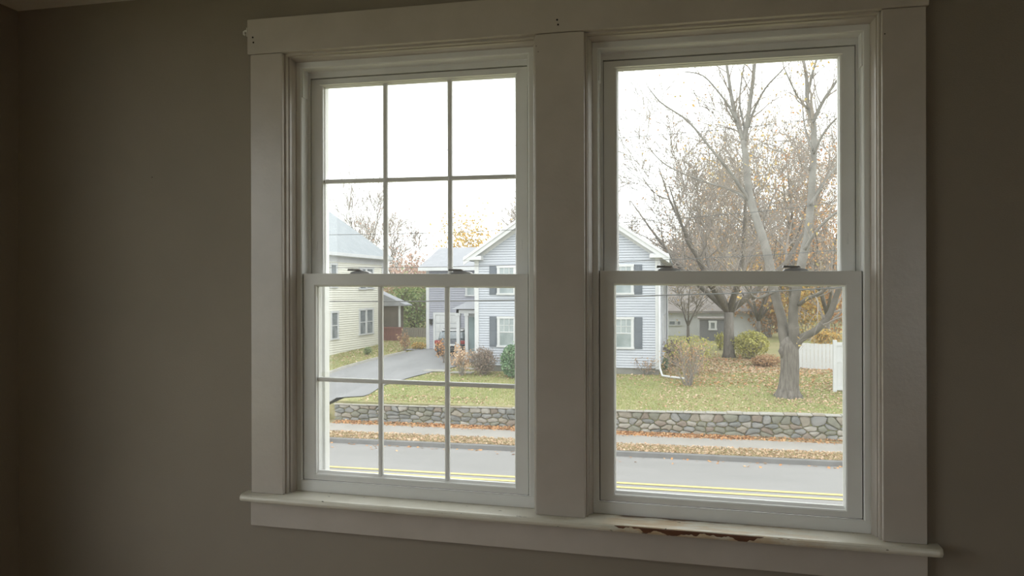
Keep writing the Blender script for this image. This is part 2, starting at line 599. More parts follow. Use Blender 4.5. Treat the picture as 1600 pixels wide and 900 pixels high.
M['leaf_pink'] = leafmat('russet_pink_leaves', [(0.46, 0.32, 0.27), (0.52, 0.38, 0.32), (0.42, 0.31, 0.25)])
M['leaf_green'] = leafmat('dull_green_leaves', [(0.16, 0.22, 0.12), (0.23, 0.29, 0.14), (0.33, 0.36, 0.18)])
M['leaf_rhodo'] = leafmat('deep_green_leaves', [(0.12, 0.22, 0.12), (0.20, 0.31, 0.18), (0.30, 0.40, 0.25)])
M['leaf_yg'] = leafmat('yellow_green_leaves', [(0.42, 0.42, 0.12), (0.52, 0.48, 0.16), (0.34, 0.34, 0.14)])
M['leaf_brown'] = leafmat('dry_brown_leaves', [(0.26, 0.20, 0.17), (0.36, 0.28, 0.23), (0.30, 0.25, 0.20)])
M['leaf_drab'] = leafmat('drab_far_leaves', [(0.36, 0.30, 0.20), (0.44, 0.34, 0.20), (0.30, 0.29, 0.18)])
M['conifer'] = leafmat('conifer_needles', [(0.17, 0.19, 0.16), (0.24, 0.26, 0.22)])

# ================================================================== THE ROOM
XW, XE, YB, ZF, ZC = -2.255, 2.6, -4.5, -1.50, 0.957     # corner, far side, back, floor, ceiling
O1, O2 = (-1.229, -0.422), (-0.279, 0.499)               # the two window openings
Z0, Z1 = -0.645, 0.740                                    # stool top, head casing bottom

b = MB()                                                  # front wall with its two holes
for (x0, x1, z0, z1) in ((XW - .15, O1[0] - .02, ZF, ZC), (O1[1] + .02, O2[0] - .02, Z0 - .03, Z1 + .02), (O2[1] + .02, XE + .15, ZF, ZC),
                         (O1[0] - .02, O2[1] + .02, ZF, Z0 - .03), (O1[0] - .02, O2[1] + .02, Z1 + .02, ZC)):
    b.box(x0, x1, 0.02, 0.145, z0, z1)
wf = b.build('wall_front', M['wall'], inside=True, kind='structure')
b = MB()                                                  # side wall with the window that lights the room
LY0, LY1, LZ0, LZ1 = -2.5, -0.68, -1.0, 0.85
for (y0, y1, z0, z1) in ((YB, LY0, ZF, ZC), (LY1, 0.02, ZF, ZC), (LY0, LY1, ZF, LZ0), (LY0, LY1, LZ1, ZC)):
    b.box(XW - .15, XW, y0, y1, z0, z1)
b.build('wall_left', M['wall'], inside=True, kind='structure')
b = MB(); b.box(XE, XE + .15, YB, 0.02, ZF, ZC)
b.build('wall_right', M['wall'], inside=True, kind='structure')
BX0, BX1, BZ0, BZ1 = 1.55, 2.45, -0.75, 0.80
b = MB()                                                  # back wall with an unseen window added behind the camera for fill light
for (x0, x1, z0, z1) in ((XW - .15, BX0, ZF, ZC), (BX1, XE + .15, ZF, ZC), (BX0, BX1, ZF, BZ0), (BX0, BX1, BZ1, ZC)):
    b.box(x0, x1, YB - .15, YB, z0, z1)
b.build('wall_back', M['wall'], inside=True, kind='structure')
b = MB(); b.box(XW - .15, XE + .15, YB - .15, 0.145, ZF - .1, ZF)
b.build('floor', M['floor'], inside=True, kind='structure')
b = MB(); b.box(XW - .15, XE + .15, YB - .15, 0.145, ZC, ZC + .1)
b.build('ceiling', M['ceiling'], inside=True, kind='structure')

# side window, simple sash
w3 = empty('window_3', (XW - .08, (LY0 + LY1) / 2, LZ0), kind='structure')
b = MB()
for (y0, y1, z0, z1) in ((LY0, LY0 + .05, LZ0, LZ1), (LY1 - .05, LY1, LZ0, LZ1), (LY0, LY1, LZ0, LZ0 + .05), (LY0, LY1, LZ1 - .05, LZ1), (LY0, LY1, 0.02, 0.06)):
    b.box(XW - .1, XW - .05, y0, y1, z0, z1)
b.build('window_frame', M['vinyl'], w3, inside=True)
b = MB(); b.box(XW - .078, XW - .074, LY0 + .04, LY1 - .04, LZ0 + .04, LZ1 - .04)
b.build('glass_pane', M['glass'], w3, inside=True)

w4 = empty('window_4', ((BX0 + BX1) / 2, YB - .08, BZ0), kind='structure')
b = MB()
for x in (BX0, BX1 - .05):
    b.box(x, x + .05, YB - .1, YB - .05, BZ0, BZ1)
b.box(BX0, BX1, YB - .1, YB - .05, BZ0, BZ0 + .05); b.box(BX0, BX1, YB - .1, YB - .05, BZ1 - .05, BZ1); b.box(BX0, BX1, YB - .1, YB - .05, .01, .05)
b.build('window_frame', M['vinyl'], w4, inside=True)
b = MB(); b.box(BX0 + .03, BX1 - .03, YB - .078, YB - .074, BZ0 + .04, BZ1 - .04)
b.build('glass_pane', M['glass'], w4, inside=True)

# casing boards
def board(name, x0, x1, y0, y1, z0, z1, bev=.0022, mat='trim'):
    bb = MB(); bb.box(x0, x1, y0, y1, z0, z1)
    return bb.build(name, M[mat], inside=True, bevel=bev, kind='structure')
t1 = board('trim_1', -1.340, O1[0], 0, .02, Z0, Z1)
t2 = board('trim_2', O1[1], O2[0], .001, .02, Z0, Z1)
t3 = board('trim_3', O2[1], .604, 0, .02, Z0, Z1)
t4 = board('trim_4', -1.349, .611, -.003, .02, Z1 + .0006, .851)
# stool with a rounded nose, horns past the casing
b = MB()
nose = [(.060, 0.0), (.060, -.022), (-.026, -.022), (-.032, -.0195), (-.0355, -.0145), (-.0365, -.010), (-.0345, -.0045), (-.030, -.001), (-.022, 0)]
xs = [-1.363, -1.360] + [lerp(-1.35, .622, i / 40) for i in range(41)] + [.630, .633]
rngs = random.Random(4)
vs, fs = [], []
for i, x in enumerate(xs):
    sh = 0 if 1 < i < len(xs) - 2 else (.010 if i in (0, len(xs) - 1) else .003)
    for (y, z) in nose:
        j = (rngs.random() - .5) * .0007 if y < 0 else 0
        yy = y + (sh if y < -.02 else 0) + j
        if (x < O1[0] - .11 or x > O2[1] + .105 + .002) and y > .02:
            yy = .02
        vs.append((x, yy, Z0 + z))
n = len(nose)
for i in range(len(xs) - 1):
    for k in range(n):
        fs.append((i * n + k, i * n + (k + 1) % n, (i + 1) * n + (k + 1) % n, (i + 1) * n + k))
fs.append(tuple(range(n))[::-1]); fs.append(tuple((len(xs) - 1) * n + k for k in range(n)))
b.raw(vs, fs)
t5 = b.build('trim_5', M['stool'], inside=True, kind='structure', loc=(-.365, 0.012, Z0 - .022 + .004))
t6 = board('trim_6', -1.343, .605, 0.0, .02, -.749, Z0 - .022)


def screw_hole(u, v, Y, parent, r=.0029):
    x, y, z = at(u, v, Y)
    bb = MB()
    bb.tube([(x, Y - .0008, z), (x, Y + .004, z)], r, 8)
    bb.build('screw_hole', M['hole'], parent)
screw_hole(395, 58.5, -.003, t4); screw_hole(396, 66.5, -.003, t4)
screw_hole(870.5, 31, -.003, t4); screw_hole(872, 38.5, -.003, t4)
screw_hole(1382.5, 53, 0, t3, .0018)
screw_hole(238, 277, .02, wf, .0016)
screw_hole(838, 72, 0.001, t2, .0012); screw_hole(841, 81, 0.001, t2, .0012)

# clear plastic blind bracket on the end of the head casing
hx, hy, hz = at(383, 51, 0)
hook = empty('curtain_hook', (-1.3495, .004, hz - .012), label='small clear plastic hook on the end of the head casing', category='hook')
b = MB()
b.box(-1.3515, -1.3487, -.004, .014, hz - .014, hz + .014)
b.build('mounting_plate', M['clear'], hook, bevel=.0005)
b = MB()
b.tube([(-1.350, .003, hz + .005), (-1.357, .001, hz + .006), (-1.3615, -.002, hz + .001), (-1.3605, -.003, hz - .006), (-1.355, -.002, hz - .009)], .0034, 8)
b.build('hook_arm', M['clear'], hook, smooth=True)


def sided(xL, xR):
    """profile point (inset, depth) -> functions for left jamb, right jamb, head"""
    L = lambda s, y, t: (xL + s, y, t)
    R = lambda s, y, t: (xR - s, y, t)
    H = lambda s, y, t: (t, y, Z1 - s)
    return L, R, H


def mitred(bb, x0, x1, z0, z1, wl, wr, wt, wb, y0, y1, ch=0.0):
    """rectangular frame with a chamfered inner edge of depth ch"""
    o = [(x0, z0), (x1, z0), (x1, z1), (x0, z1)]
    i = [(x0 + wl, z0 + wb), (x1 - wr, z0 + wb), (x1 - wr, z1 - wt), (x0 + wl, z1 - wt)]
    c = ch
    i2 = [(x0 + wl + c, z0 + wb + c), (x1 - wr - c, z0 + wb + c), (x1 - wr - c, z1 - wt - c), (x0 + wl + c, z1 - wt - c)]
    rings = [[(x, y1, z) for x, z in o], [(x, y0, z) for x, z in o], [(x, y0, z) for x, z in i], [(x, y0 + c, z) for x, z in i2], [(x, y1, z) for x, z in i2]]
    vs = [p for r in rings for p in r]
    fs = []
    for r in range(5):
        r2 = (r + 1) % 5
        for k in range(4):
            k2 = (k + 1) % 4
            fs.append((r * 4 + k, r * 4 + k2, r2 * 4 + k2, r2 * 4 + k))
    bb.raw(vs, fs)


def window(idx, xL, xR, mr, grid):
    root = empty('window_%d' % idx, ((xL + xR) / 2, .06, Z0 - SAG * (xL + xR) / 2), kind='structure')
    L, R, H = sided(xL, xR)
    stop = [(-.02, .014), (.003, .014), (.0055, .0155), (.0055, .0285), (.0015, .030), (.0015, .0325), (.007, .034), (.0095, .042), (.0145, .050), (.016, .06), (-.02, .06)]
    vin = [(-.02, .06), (.030, .06), (.033, .0625), (.033, .100), (.035, .102), (.042, .102), (.042, .142), (.052, .142), (.055, .145), (.055, .205), (-.02, .205)]
    vinh = [(-.02, .0596), (.032, .0596), (.035, .0621), (.037, .100), (.040, .1015), (.056, .1015), (.056, .1415), (.060, .1415), (.060, .205), (-.02, .205)]
    b = MB()
    b.prism(stop[::-1], L, Z0 - .02, Z1 + .015); b.prism(stop, R, Z0 - .02, Z1 + .015); b.prism(stop, H, xL - .015, xR + .015)
    b.build('stop_molding', M['trim'], root, inside=True)
    b = MB()
    b.prism(vin[::-1], L, Z0 - .02, Z1 + .015); b.prism(vin, R, Z0 - .02, Z1 + .015); b.prism(vinh, H, xL - .015, xR + .015)
    b.build('vinyl_frame', M['vinyl'], root, inside=True)
    # sloped sill
    b = MB()
    sill = [(.0594, Z0 - .025), (.0594, Z0 + .033), (.062, Z0 + .035), (.066, Z0 + .035), (.068, Z0 + .028), (.12, Z0 + .016), (.23, Z0 + .004), (.23, Z0 - .025)]
    b.prism(sill, lambda y, z, t: (t, y, z), xL + .0, xR - .0)
    b.build('window_sill', M['vinyl'], root, inside=True)
    # jamb covers (short track caps) below the head
    for s in (0, 1):
        b = MB()
        x0 = xL + .0325 if s == 0 else xR - .0365
        b.box(x0, x0 + .004, .064, .098, Z1 - .125, Z1 - .036)
        b.build('track_cap', M['vinyl'], root, inside=True, bevel=.001)
    # exterior reveal boards and flat casing outside
    b = MB()
    mitred(b, xL - .06, xR + .06, Z0 - .06, Z1 + .04, .095, .095, .085, .055, .205, .235)
    b.build('outer_casing', M['white'], root, inside=True)
    # half screen
    b = MB()
    mitred(b, xL + .050, xR - .050, Z0 + .012, mr - .015, .013, .013, .013, .013, .158, .168)
    fr = b.build('screen_frame', M['vinyl'], root, inside=True)
    b = MB()
    b.face([(xL + .06, .163, Z0 + .02), (xR - .06, .163, Z0 + .02), (xR - .06, .163, mr - .02), (xL + .06, .163, mr - .02)])
    b.build('insect_screen', M['screen'], fr, inside=True)

    def sash(nm, x0, x1, z0, z1, y0, y1, wt, wb, glass_y, gridn, sw=.0385):
        b = MB()
        mitred(b, x0, x1, z0, z1, sw, sw, wt, wb, y0, y1, .0035)
        s = b.build(nm, M['vinyl'], root, inside=True, bevel=.0012)
        gx0, gx1, gz0, gz1 = x0 + sw, x1 - sw, z0 + wb, z1 - wt
        b = MB()                                           # wedge beads sloping from the face down to the pane
        r0 = [(gx0, gz0), (gx1, gz0), (gx1, gz1), (gx0, gz1)]
        r1 = [(gx0 + .006, gz0 + .011), (gx1 - .006, gz0 + .011), (gx1 - .006, gz1 - .006), (gx0 + .006, gz1 - .006)]
        vs_ = [(x, y0 + .003, z) for x, z in r0] + [(x, glass_y - .001, z) for x, z in r1] + [(x, glass_y + .008, z) for x, z in r1] + [(x, glass_y + .008, z) for x, z in r0]
        b.raw(vs_, [(r * 4 + k_, r * 4 + (k_ + 1) % 4, ((r + 1) % 4) * 4 + (k_ + 1) % 4, ((r + 1) % 4) * 4 + k_) for r in range(4) for k_ in range(4)])
        b.build('glazing_bead', M['vinyl'], s, inside=True)
        b = MB()
        b.box(gx0 + .003, gx1 - .003, glass_y - .002, glass_y + .002, gz0 + .003, gz1 - .003)
        b.build('glass_pane', M['glass'], s, inside=True)
        if gridn:
            nx, nzz = gridn
            for i in range(1, nx):
                x = lerp(gx0, gx1, i / nx)
                b = MB(); b.box(x - .0075, x + .0075, glass_y - .008, glass_y + .008, gz0 + .004, gz1 - .004)
                b.build('muntin', M['vinyl'], s, inside=True, bevel=.0045)
            for i in range(1, nzz):
                z = lerp(gz0, gz1, i / nzz)
                b = MB(); b.box(gx0 + .004, gx1 - .004, glass_y - .0074, glass_y + .0074, z - .007, z + .007)
                b.build('muntin', M['vinyl'], s, inside=True, bevel=.0045)
        return s
    up = sash('upper_sash', xL + .0435, xR - .0435, mr - .036, Z1 - .0585, .106, .140, .020, .026, .122, grid, .036)
    lo = sash('lower_sash', xL + .0355, xR - .0355, Z0 + .0365, mr, .066, .100, .036, .016, .084, grid)
    # thin dark strips painting the shadow in the gaps around the sashes
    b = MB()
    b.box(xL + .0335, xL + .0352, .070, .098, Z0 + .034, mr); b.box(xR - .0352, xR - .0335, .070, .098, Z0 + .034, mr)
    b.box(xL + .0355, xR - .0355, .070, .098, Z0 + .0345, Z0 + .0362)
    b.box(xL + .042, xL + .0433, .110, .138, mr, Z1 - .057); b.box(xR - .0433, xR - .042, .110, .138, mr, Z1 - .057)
    b.build('gap_shade_strip', M['gap_shade'], root, inside=True)
    # tilt latch tabs on the upper stiles, lift rail of the upper sash
    for x in (xL + .0435 + .020, xR - .0435 - .020):
        b = MB(); b.box(x - .0022, x + .0022, .1048, .107, mr + .075, mr + .105)
        b.build('latch_tab', M['vinyl'], up, inside=True, bevel=.0008)
    b = MB()
    b.prism([(.106, Z1 - .0755), (.100, Z1 - .0765), (.099, Z1 - .0785), (.106, Z1 - .0800)], lambda y, z, t: (t, y, z), xL + .075, xR - .075)
    b.build('pull_rail', M['vinyl'], up, inside=True)
    # sash locks on the meeting rail
    for f in ((.275, .69) if idx == 1 else (.30, .742)):
        x = lerp(xL, xR, f)
        b = MB()
        pr = []
        for k in range(13):
            a = PI * k / 12
            pr.append((x - .033 * math.cos(a), mr + .0005 + .0085 * math.sin(a) ** .7))
        b.prism(pr, lambda q, z, t: (q, t, z), .083, .107)
        lk = b.build('sash_lock', M['lock'], lo, inside=True, bevel=.0012)
        lk_ = MB()
        lk_.prism([(x - .036, mr + .0085), (x - .034, mr + .0155), (x + .006, mr + .0145), (x + .012, mr + .010), (x - .010, mr + .0088)], lambda q, z, t: (q, t, z), .070, .090)
        lk_.build('lock_lever', M['lever'], lo, inside=True, bevel=.001)
    return root


window(1, O1[0], O1[1], .050, (3, 2))
window(2, O2[0], O2[1], .0605, None)

# ================================================================== GROUND AND STREET
def strip(name, mat, rows, x0, x1, nx=1, **tg):
    """rows: list of (y, z)"""
    b = MB()
    for (ya, za), (yb, zb) in zip(rows, rows[1:]):
        for i in range(nx):
            a, c = lerp(x0, x1, i / nx), lerp(x0, x1, (i + 1) / nx)
            b.face([(a, ya, za), (c, ya, za), (c, yb, zb), (a, yb, zb)])
    return b.build(name, mat, **tg)


rd = strip('road', M['asphalt'], [(9.0, -4.86), (16.5, -4.80), (20.06, -4.86)], -60, 60, 1, kind='structure')
b = MB()
for y0 in (16.20, 16.62):
    b.face([(-60, y0, -4.790), (60, y0, -4.790), (60, y0 + .16, -4.790), (-60, y0 + .16, -4.790)])
b.build('lane_line', M['yellow'], rd)
# curb runs until the driveway mouth, then drops
b = MB()
cs = [(20.03, -4.87), (20.05, -4.735), (20.09, -4.715), (20.17, -4.712), (20.20, -4.75)]
b.prism(cs, lambda y, z, t: (t, y, z), -11.6, 60)
b.raw([(-11.6, 20.03, -4.87), (-11.6, 20.05, -4.735), (-11.6, 20.17, -4.712), (-11.6, 20.2, -4.75), (-13.2, 20.03, -4.87), (-13.2, 20.05, -4.83), (-13.2, 20.17, -4.82), (-13.2, 20.2, -4.83)],
      [(0, 4, 5, 1), (1, 5, 6, 2), (2, 6, 7, 3)])
b.build('kerb', M['curb'], kind='structure')
strip('verge', M['verge'], [(20.17, -4.722), (20.6, -4.705), (21.10, -4.70)], -13.0, 60, 1, kind='structure')
strip('sidewalk', M['sidewalk'], [(21.07, -4.690), (22.38, -4.665)], -13.0, 60, 1, kind='structure')
strip('dirt_strip', M['verge'], [(22.36, -4.69), (22.98, -4.63)], -12.9, 60, 1, kind='structure')
strip('near_lawn', M['lawn'], [(-40, -4.9), (9.1, -4.88)], -60, 60, 1, kind='structure')

b = MB()                                                  # lawn and land behind
xs = [-90, -60, -45, -35, -28, -24, -21] + [-19 + .6 * i for i in range(12)] + [-12.4, -12, -10, -8, -6, -4, -2, 0, 2, 4, 6, 9, 14, 22, 35, 60, 90]
ys = [22.9499, 22.95, 23.3, 24, 25, 26, 27, 28, 29, 30, 32, 34, 36, 38, 40, 45, 50, 60, 75, 90, 140]
ix = {}
vs = [(x, y, gz(x, y)) for y in ys for x in xs]
vs[:len(xs)] = [(x, y, min(z, -4.4) - .6) for x, y, z in vs[:len(xs)]]      # buried front skirt
nx = len(xs)
fs = [(j * nx + i, j * nx + i + 1, (j + 1) * nx + i + 1, (j + 1) * nx + i) for j in range(len(ys) - 1) for i in range(nx - 1)]
b.raw(vs, fs)
b.build('lawn', M['lawn'], kind='structure')
b = MB()                                                  # ramp of ground beside the driveway mouth
xs2 = [-60, -30, -22, -20, -18, -16, -14.6, -13.9, -13.5, -13.1, -12.7]
ys2 = [20.05, 20.7, 21.4, 22.2, 22.98]
vs = [(x, y, prof(DRIVE, y) - .004) for y in ys2 for x in xs2]
nx = len(xs2)
fs = [(j * nx + i, j * nx + i + 1, (j + 1) * nx + i + 1, (j + 1) * nx + i) for j in range(len(ys2) - 1) for i in range(nx - 1)]
b.raw(vs, fs)
b.build('verge', M['lawn'], kind='structure')

# driveway: edges read from the photograph onto the land
Redge = [(-12.75, 20.05, 0), (-12.85, 22.0, 0), (-12.9, 23.2, 0)] + [hit(*p) for p in ((573, 620), (599, 603), (644, 590), (676, 582), (700, 577))] + [(-9.6, 35.5, 0), (-9.7, 38.0, 0)]
Ledge = [(-22.0, 20.05, 0), (-20.6, 22.0, 0), (-19.6, 24.2, 0)] + [hit(*p) for p in ((500, 588), (516, 584), (580, 564), (620, 555), (650, 548))] + [(-15.8, 37.2, 0), (-15.2, 38.0, 0)]


def resample(P, n):
    d = [0]
    for a, c in zip(P, P[1:]):
        d.append(d[-1] + math.hypot(a[0] - c[0], a[1] - c[1]))
    out = []
    for i in range(n):
        t = d[-1] * i / (n - 1)
        j = max(k for k in range(len(P) - 1) if d[k] <= t + 1e-9)
        f = (t - d[j]) / (d[j + 1] - d[j])
        out.append((lerp(P[j][0], P[j + 1][0], f), lerp(P[j][1], P[j + 1][1], f)))
    return out


Rr, Lr = resample(Redge, 40), resample(Ledge, 40)
b = MB()
vs = []
for (rx, ry), (lx, ly) in zip(Rr, Lr):
    for k in range(17):
        x, y = lerp(lx, rx, k / 16), lerp(ly, ry, k / 16)
        vs.append((x, y, gz(x, y) + .035))
b.raw(vs, [(j * 17 + k, j * 17 + k + 1, (j + 1) * 17 + k + 1, (j + 1) * 17 + k) for j in range(39) for k in range(16)])
b.build('driveway', M['drive'], kind='structure')
b = MB()                                                  # pale kerb stones along its far side
b.tube([(x, y, gz(x, y) + .03) for x, y in Lr[6:34]], .11, 6)
b.build('driveway_edging', M['cap'], kind='structure')
b = MB()                                                  # walkway pieces at the garden bed
for (u, v, ww) in ((683, 580, 1.2), (722, 583, 1.0), (735, 577, .9)):
    p = hit(u, v)
    b.box(p[0] - ww / 2, p[0] + ww / 2, p[1] - .3, p[1] + .3, p[2], p[2] + .05)
b.build('path', M['cap'], kind='structure', bevel=.02)

# ------------------------------------------------------------------ fieldstone wall
rs = random.Random(11)
WX0, WX1, WZ0 = -12.55, 7.4, -4.69
WY = 22.93


def wtop(x):
    return -3.97 + .010 * (x + 4)


def clip_poly(poly, nx_, nz_, d):
    out = []
    for i in range(len(poly)):
        a, c = poly[i], poly[(i + 1) % len(poly)]
        da, dc = a[0] * nx_ + a[1] * nz_ - d, c[0] * nx_ + c[1] * nz_ - d
        if da <= 0:
            out.append(a)
        if (da < 0) != (dc < 0) and abs(da - dc) > 1e-12:
            t = da / (da - dc)
            out.append((lerp(a[0], c[0], t), lerp(a[1], c[1], t)))
    return out


sw = empty('stone_wall', ((WX0 + WX1) / 2, WY, WZ0), label='low fieldstone retaining wall between sidewalk and lawn across the street', category='wall')
b = MB(); b.box(WX0 + .05, WX1, WY + .02, WY + .16, WZ0 - .1, -3.99)
b.build('wall_core', M['mortar'], sw)
seeds = []
rows = 4
ASP = 1.75
nst = 0
for r in range(rows):
    x = WX0 + rs.random() * .3
    while x < WX1:
        big = rs.random() < .25
        st = (.30 if not big else .46) * (1.15 if r < 2 else .95)
        seeds.append((x + rs.uniform(-.06, .06), WZ0 + .62 * (r + .5) / rows + rs.uniform(-.05, .05)))
        x += st * rs.uniform(.75, 1.3)
stone_count = 0
for i, (sx_, sz_) in enumerate(seeds):
    poly = [(WX0, WZ0 - .02), (WX1, WZ0 - .02), (WX1, wtop(sx_) - .03), (WX0, wtop(sx_) - .03)]
    for j, (qx, qz) in enumerate(seeds):
        if i == j or abs(qx - sx_) > 1.4:
            continue
        # anisotropic bisector: distances measured with z stretched
        dx, dz = (qx - sx_), (qz - sz_) * ASP * ASP
        d = (qx * qx - sx_ * sx_) / 2 + ASP * ASP * (qz * qz - sz_ * sz_) / 2
        poly = clip_poly(poly, dx, dz, d)
        if len(poly) < 3:
            break
    if len(poly) < 3:
        continue
    cx = sum(p[0] for p in poly) / len(poly); cz = sum(p[1] for p in poly) / len(poly)
    # round the corners
    rp_ = []
    m_ = len(poly)
    for k in range(m_):
        a, c = poly[k], poly[(k + 1) % m_]
        if math.hypot(a[0] - c[0], a[1] - c[1]) < .02:
            rp_.append(((a[0] + c[0]) / 2, (a[1] + c[1]) / 2)); continue
        rp_.append((lerp(a[0], c[0], .22), lerp(a[1], c[1], .22)))
        rp_.append((lerp(a[0], c[0], .78), lerp(a[1], c[1], .78)))
    if len(rp_) < 4:
        continue

    def ring(sh, y, jit):
        o = []
        for (px_, pz_) in rp_:
            vx, vz = px_ - cx, pz_ - cz
            ln = math.hypot(vx, vz) + 1e-6
            k = max(.2, (ln - sh) / ln)
            o.append((cx + vx * k + rs.uniform(-jit, jit), y + rs.uniform(-jit, jit), cz + vz * k + rs.uniform(-jit, jit)))
        return o
    dep = rs.uniform(.03, .11)
    n_ = len(rp_)
    V_ = ring(.010, WY + .05, 0) + ring(.012, WY - dep * .55, .006) + ring(.045, WY - dep, .008)
    V_.append((cx, WY - dep - .012, cz))
    F_ = []
    for k in range(n_):
        k2 = (k + 1) % n_
        F_ += [(k, k2, n_ + k2, n_ + k), (n_ + k, n_ + k2, 2 * n_ + k2, 2 * n_ + k), (2 * n_ + k, 2 * n_ + k2, 3 * n_)]
    b = MB(); b.raw(V_, F_)
    b.build('stone', rs.choice(M['stones'] if rs.random() < .78 else M['stones'][:2] + M['stones'][4:5]), sw)
    stone_count += 1
x = WX0
while x < WX1:
    ln = rs.uniform(.35, .75)
    b = MB()
    z = wtop(x)
    y0 = WY - .10 + rs.uniform(-.02, .02)
    hh = rs.uniform(.035, .06)
    b.box(x + .006, min(x + ln, WX1) - .006, y0, WY + .30, z - .035, z - .035 + hh)
    o = b.build('cap_stone', M['cap'] if rs.random() < .75 else rs.choice(M['stones'][2:4]), sw, bevel=.014)
    x += ln
print('stones', stone_count)

# ================================================================== HOUSES
def siding(bb, o, ax, ay, z0, z1, xr, pitch=.11, lap=.03):
    """clapboards: saw-tooth courses on a wall frame; xr(z) -> (xa, xb) or None"""
    z = z0
    while z < z1 - 1e-4:
        zt = min(z + pitch, z1)
        r0, r1 = xr(z), xr(zt)
        if r0 and r1 and r0[1] - r0[0] > .02:
            def p(x, y, zz):
                return (o[0] + ax[0] * x + ay[0] * y, o[1] + ax[1] * x + ay[1] * y, o[2] + zz)
            zg = zt - .017                                  # recessed strip, coloured dark as the shadow line under the next course
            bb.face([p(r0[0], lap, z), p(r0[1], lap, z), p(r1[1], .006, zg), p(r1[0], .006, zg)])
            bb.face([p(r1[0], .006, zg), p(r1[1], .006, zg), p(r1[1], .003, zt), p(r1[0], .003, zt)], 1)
            bb.face([p(r0[0], 0, z), p(r0[1], 0, z), p(r0[1], lap, z), p(r0[0], lap, z)])
        z = zt


def house_window(parent, o, ax, ay, xc, z0, wd, ht, grid=(3, 2), trim=.09, sash='double', glass='dist_glass', tm='white'):
    """a real trim surround, sash bars and a pane on a wall frame"""
    b = MB()
    x0, x1, z1 = xc - wd / 2, xc + wd / 2, z0 + ht
    b.obox(o, ax, ay, x0, x0 + trim, 0, .075, z0, z1); b.obox(o, ax, ay, x1 - trim, x1, 0, .075, z0, z1)
    b.obox(o, ax, ay, x0 - .02, x1 + .02, 0, .085, z1 - trim, z1 + .01); b.obox(o, ax, ay, x0 - .03, x1 + .03, 0, .095, z0 - .03, z0 + trim * .55)
    gx0, gx1, g0, g1 = x0 + trim, x1 - trim, z0 + trim * .55, z1 - trim
    t = .022
    if sash == 'double':
        zm = (g0 + g1) / 2
        b.obox(o, ax, ay, gx0, gx1, .042, .066, zm - .022, zm + .022)
        for s in (0, 1):
            xx = gx0 if s == 0 else gx1 - .03
            b.obox(o, ax, ay, xx, xx + .03, .042, .060, g0, g1)
        if grid:
            for i in range(1, grid[0]):
                xx = lerp(gx0, gx1, i / grid[0])
                b.obox(o, ax, ay, xx - t / 2, xx + t / 2, .044, .058, zm, g1)
            for i in range(1, grid[1]):
                zz = lerp(zm, g1, i / grid[1])
                b.obox(o, ax, ay, gx0, gx1, .044, .058, zz - t / 2, zz + t / 2)
    win = b.build('window', M[tm], parent)
    b = MB(); b.obox(o, ax, ay, gx0 - .01, gx1 + .01, .038, .046, g0 - .01, g1 + .01)
    b.build('pane', M[glass], win)
    return win


# ---- pale blue gabled house across the street
HY = 30.0
AX, AY = (1, 0, 0), (0, -1, 0)
hx0, hx1 = at(743, 500, HY)[0], at(1030, 500, HY)[0]
hxc = (hx0 + hx1) / 2
EZ, PITCH = 1.55, .675
HB = 41.3
bh = empty('house', (hxc, HY, -3.55), label='pale blue clapboard house with a white-trimmed front gable and slate shutters', category='house')
PZ = EZ + .1 + (hx1 - hxc) * PITCH
WB = -3.24


def gable(z):
    if z <= EZ + .1:
        return (hx0, hx1)
    k = (z - EZ - .1) / PITCH
    return (hx0 + k, hx1 - k) if hx0 + k < hx1 - k else None


b = MB()
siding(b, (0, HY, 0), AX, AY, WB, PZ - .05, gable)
b.box(hx0, hx1, HY, HB, WB, EZ + .1)
b.prism([(hx0, EZ + .1), (hx1, EZ + .1), (hxc, PZ)], lambda x, z, t: (x, t, z), HY, HB)
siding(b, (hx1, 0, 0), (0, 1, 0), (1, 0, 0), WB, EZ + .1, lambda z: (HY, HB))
b.build('siding', [M['siding'], M['lap_shade_blue']], bh, kind='stuff')
b = MB(); b.box(hx0 + .04, hx1 - .03, HY + .03, HB - .03, -4.2, WB)
b.build('foundation', M['concrete'], bh)
b = MB()                                                   # roof slabs
EX, OV, TH = .42, .38, .12
for s in (-1, 1):
    xo = (hx1 - hxc + EX) * s + hxc
    zo = PZ + .06 - (hx1 - hxc + EX) * PITCH
    b.prism([(hxc, PZ + .06), (xo, zo), (xo, zo + TH), (hxc, PZ + .06 + TH)], lambda x, z, t: (x, t, z), HY - OV, HB + OV)
b.build('roof', M['roof'], bh)
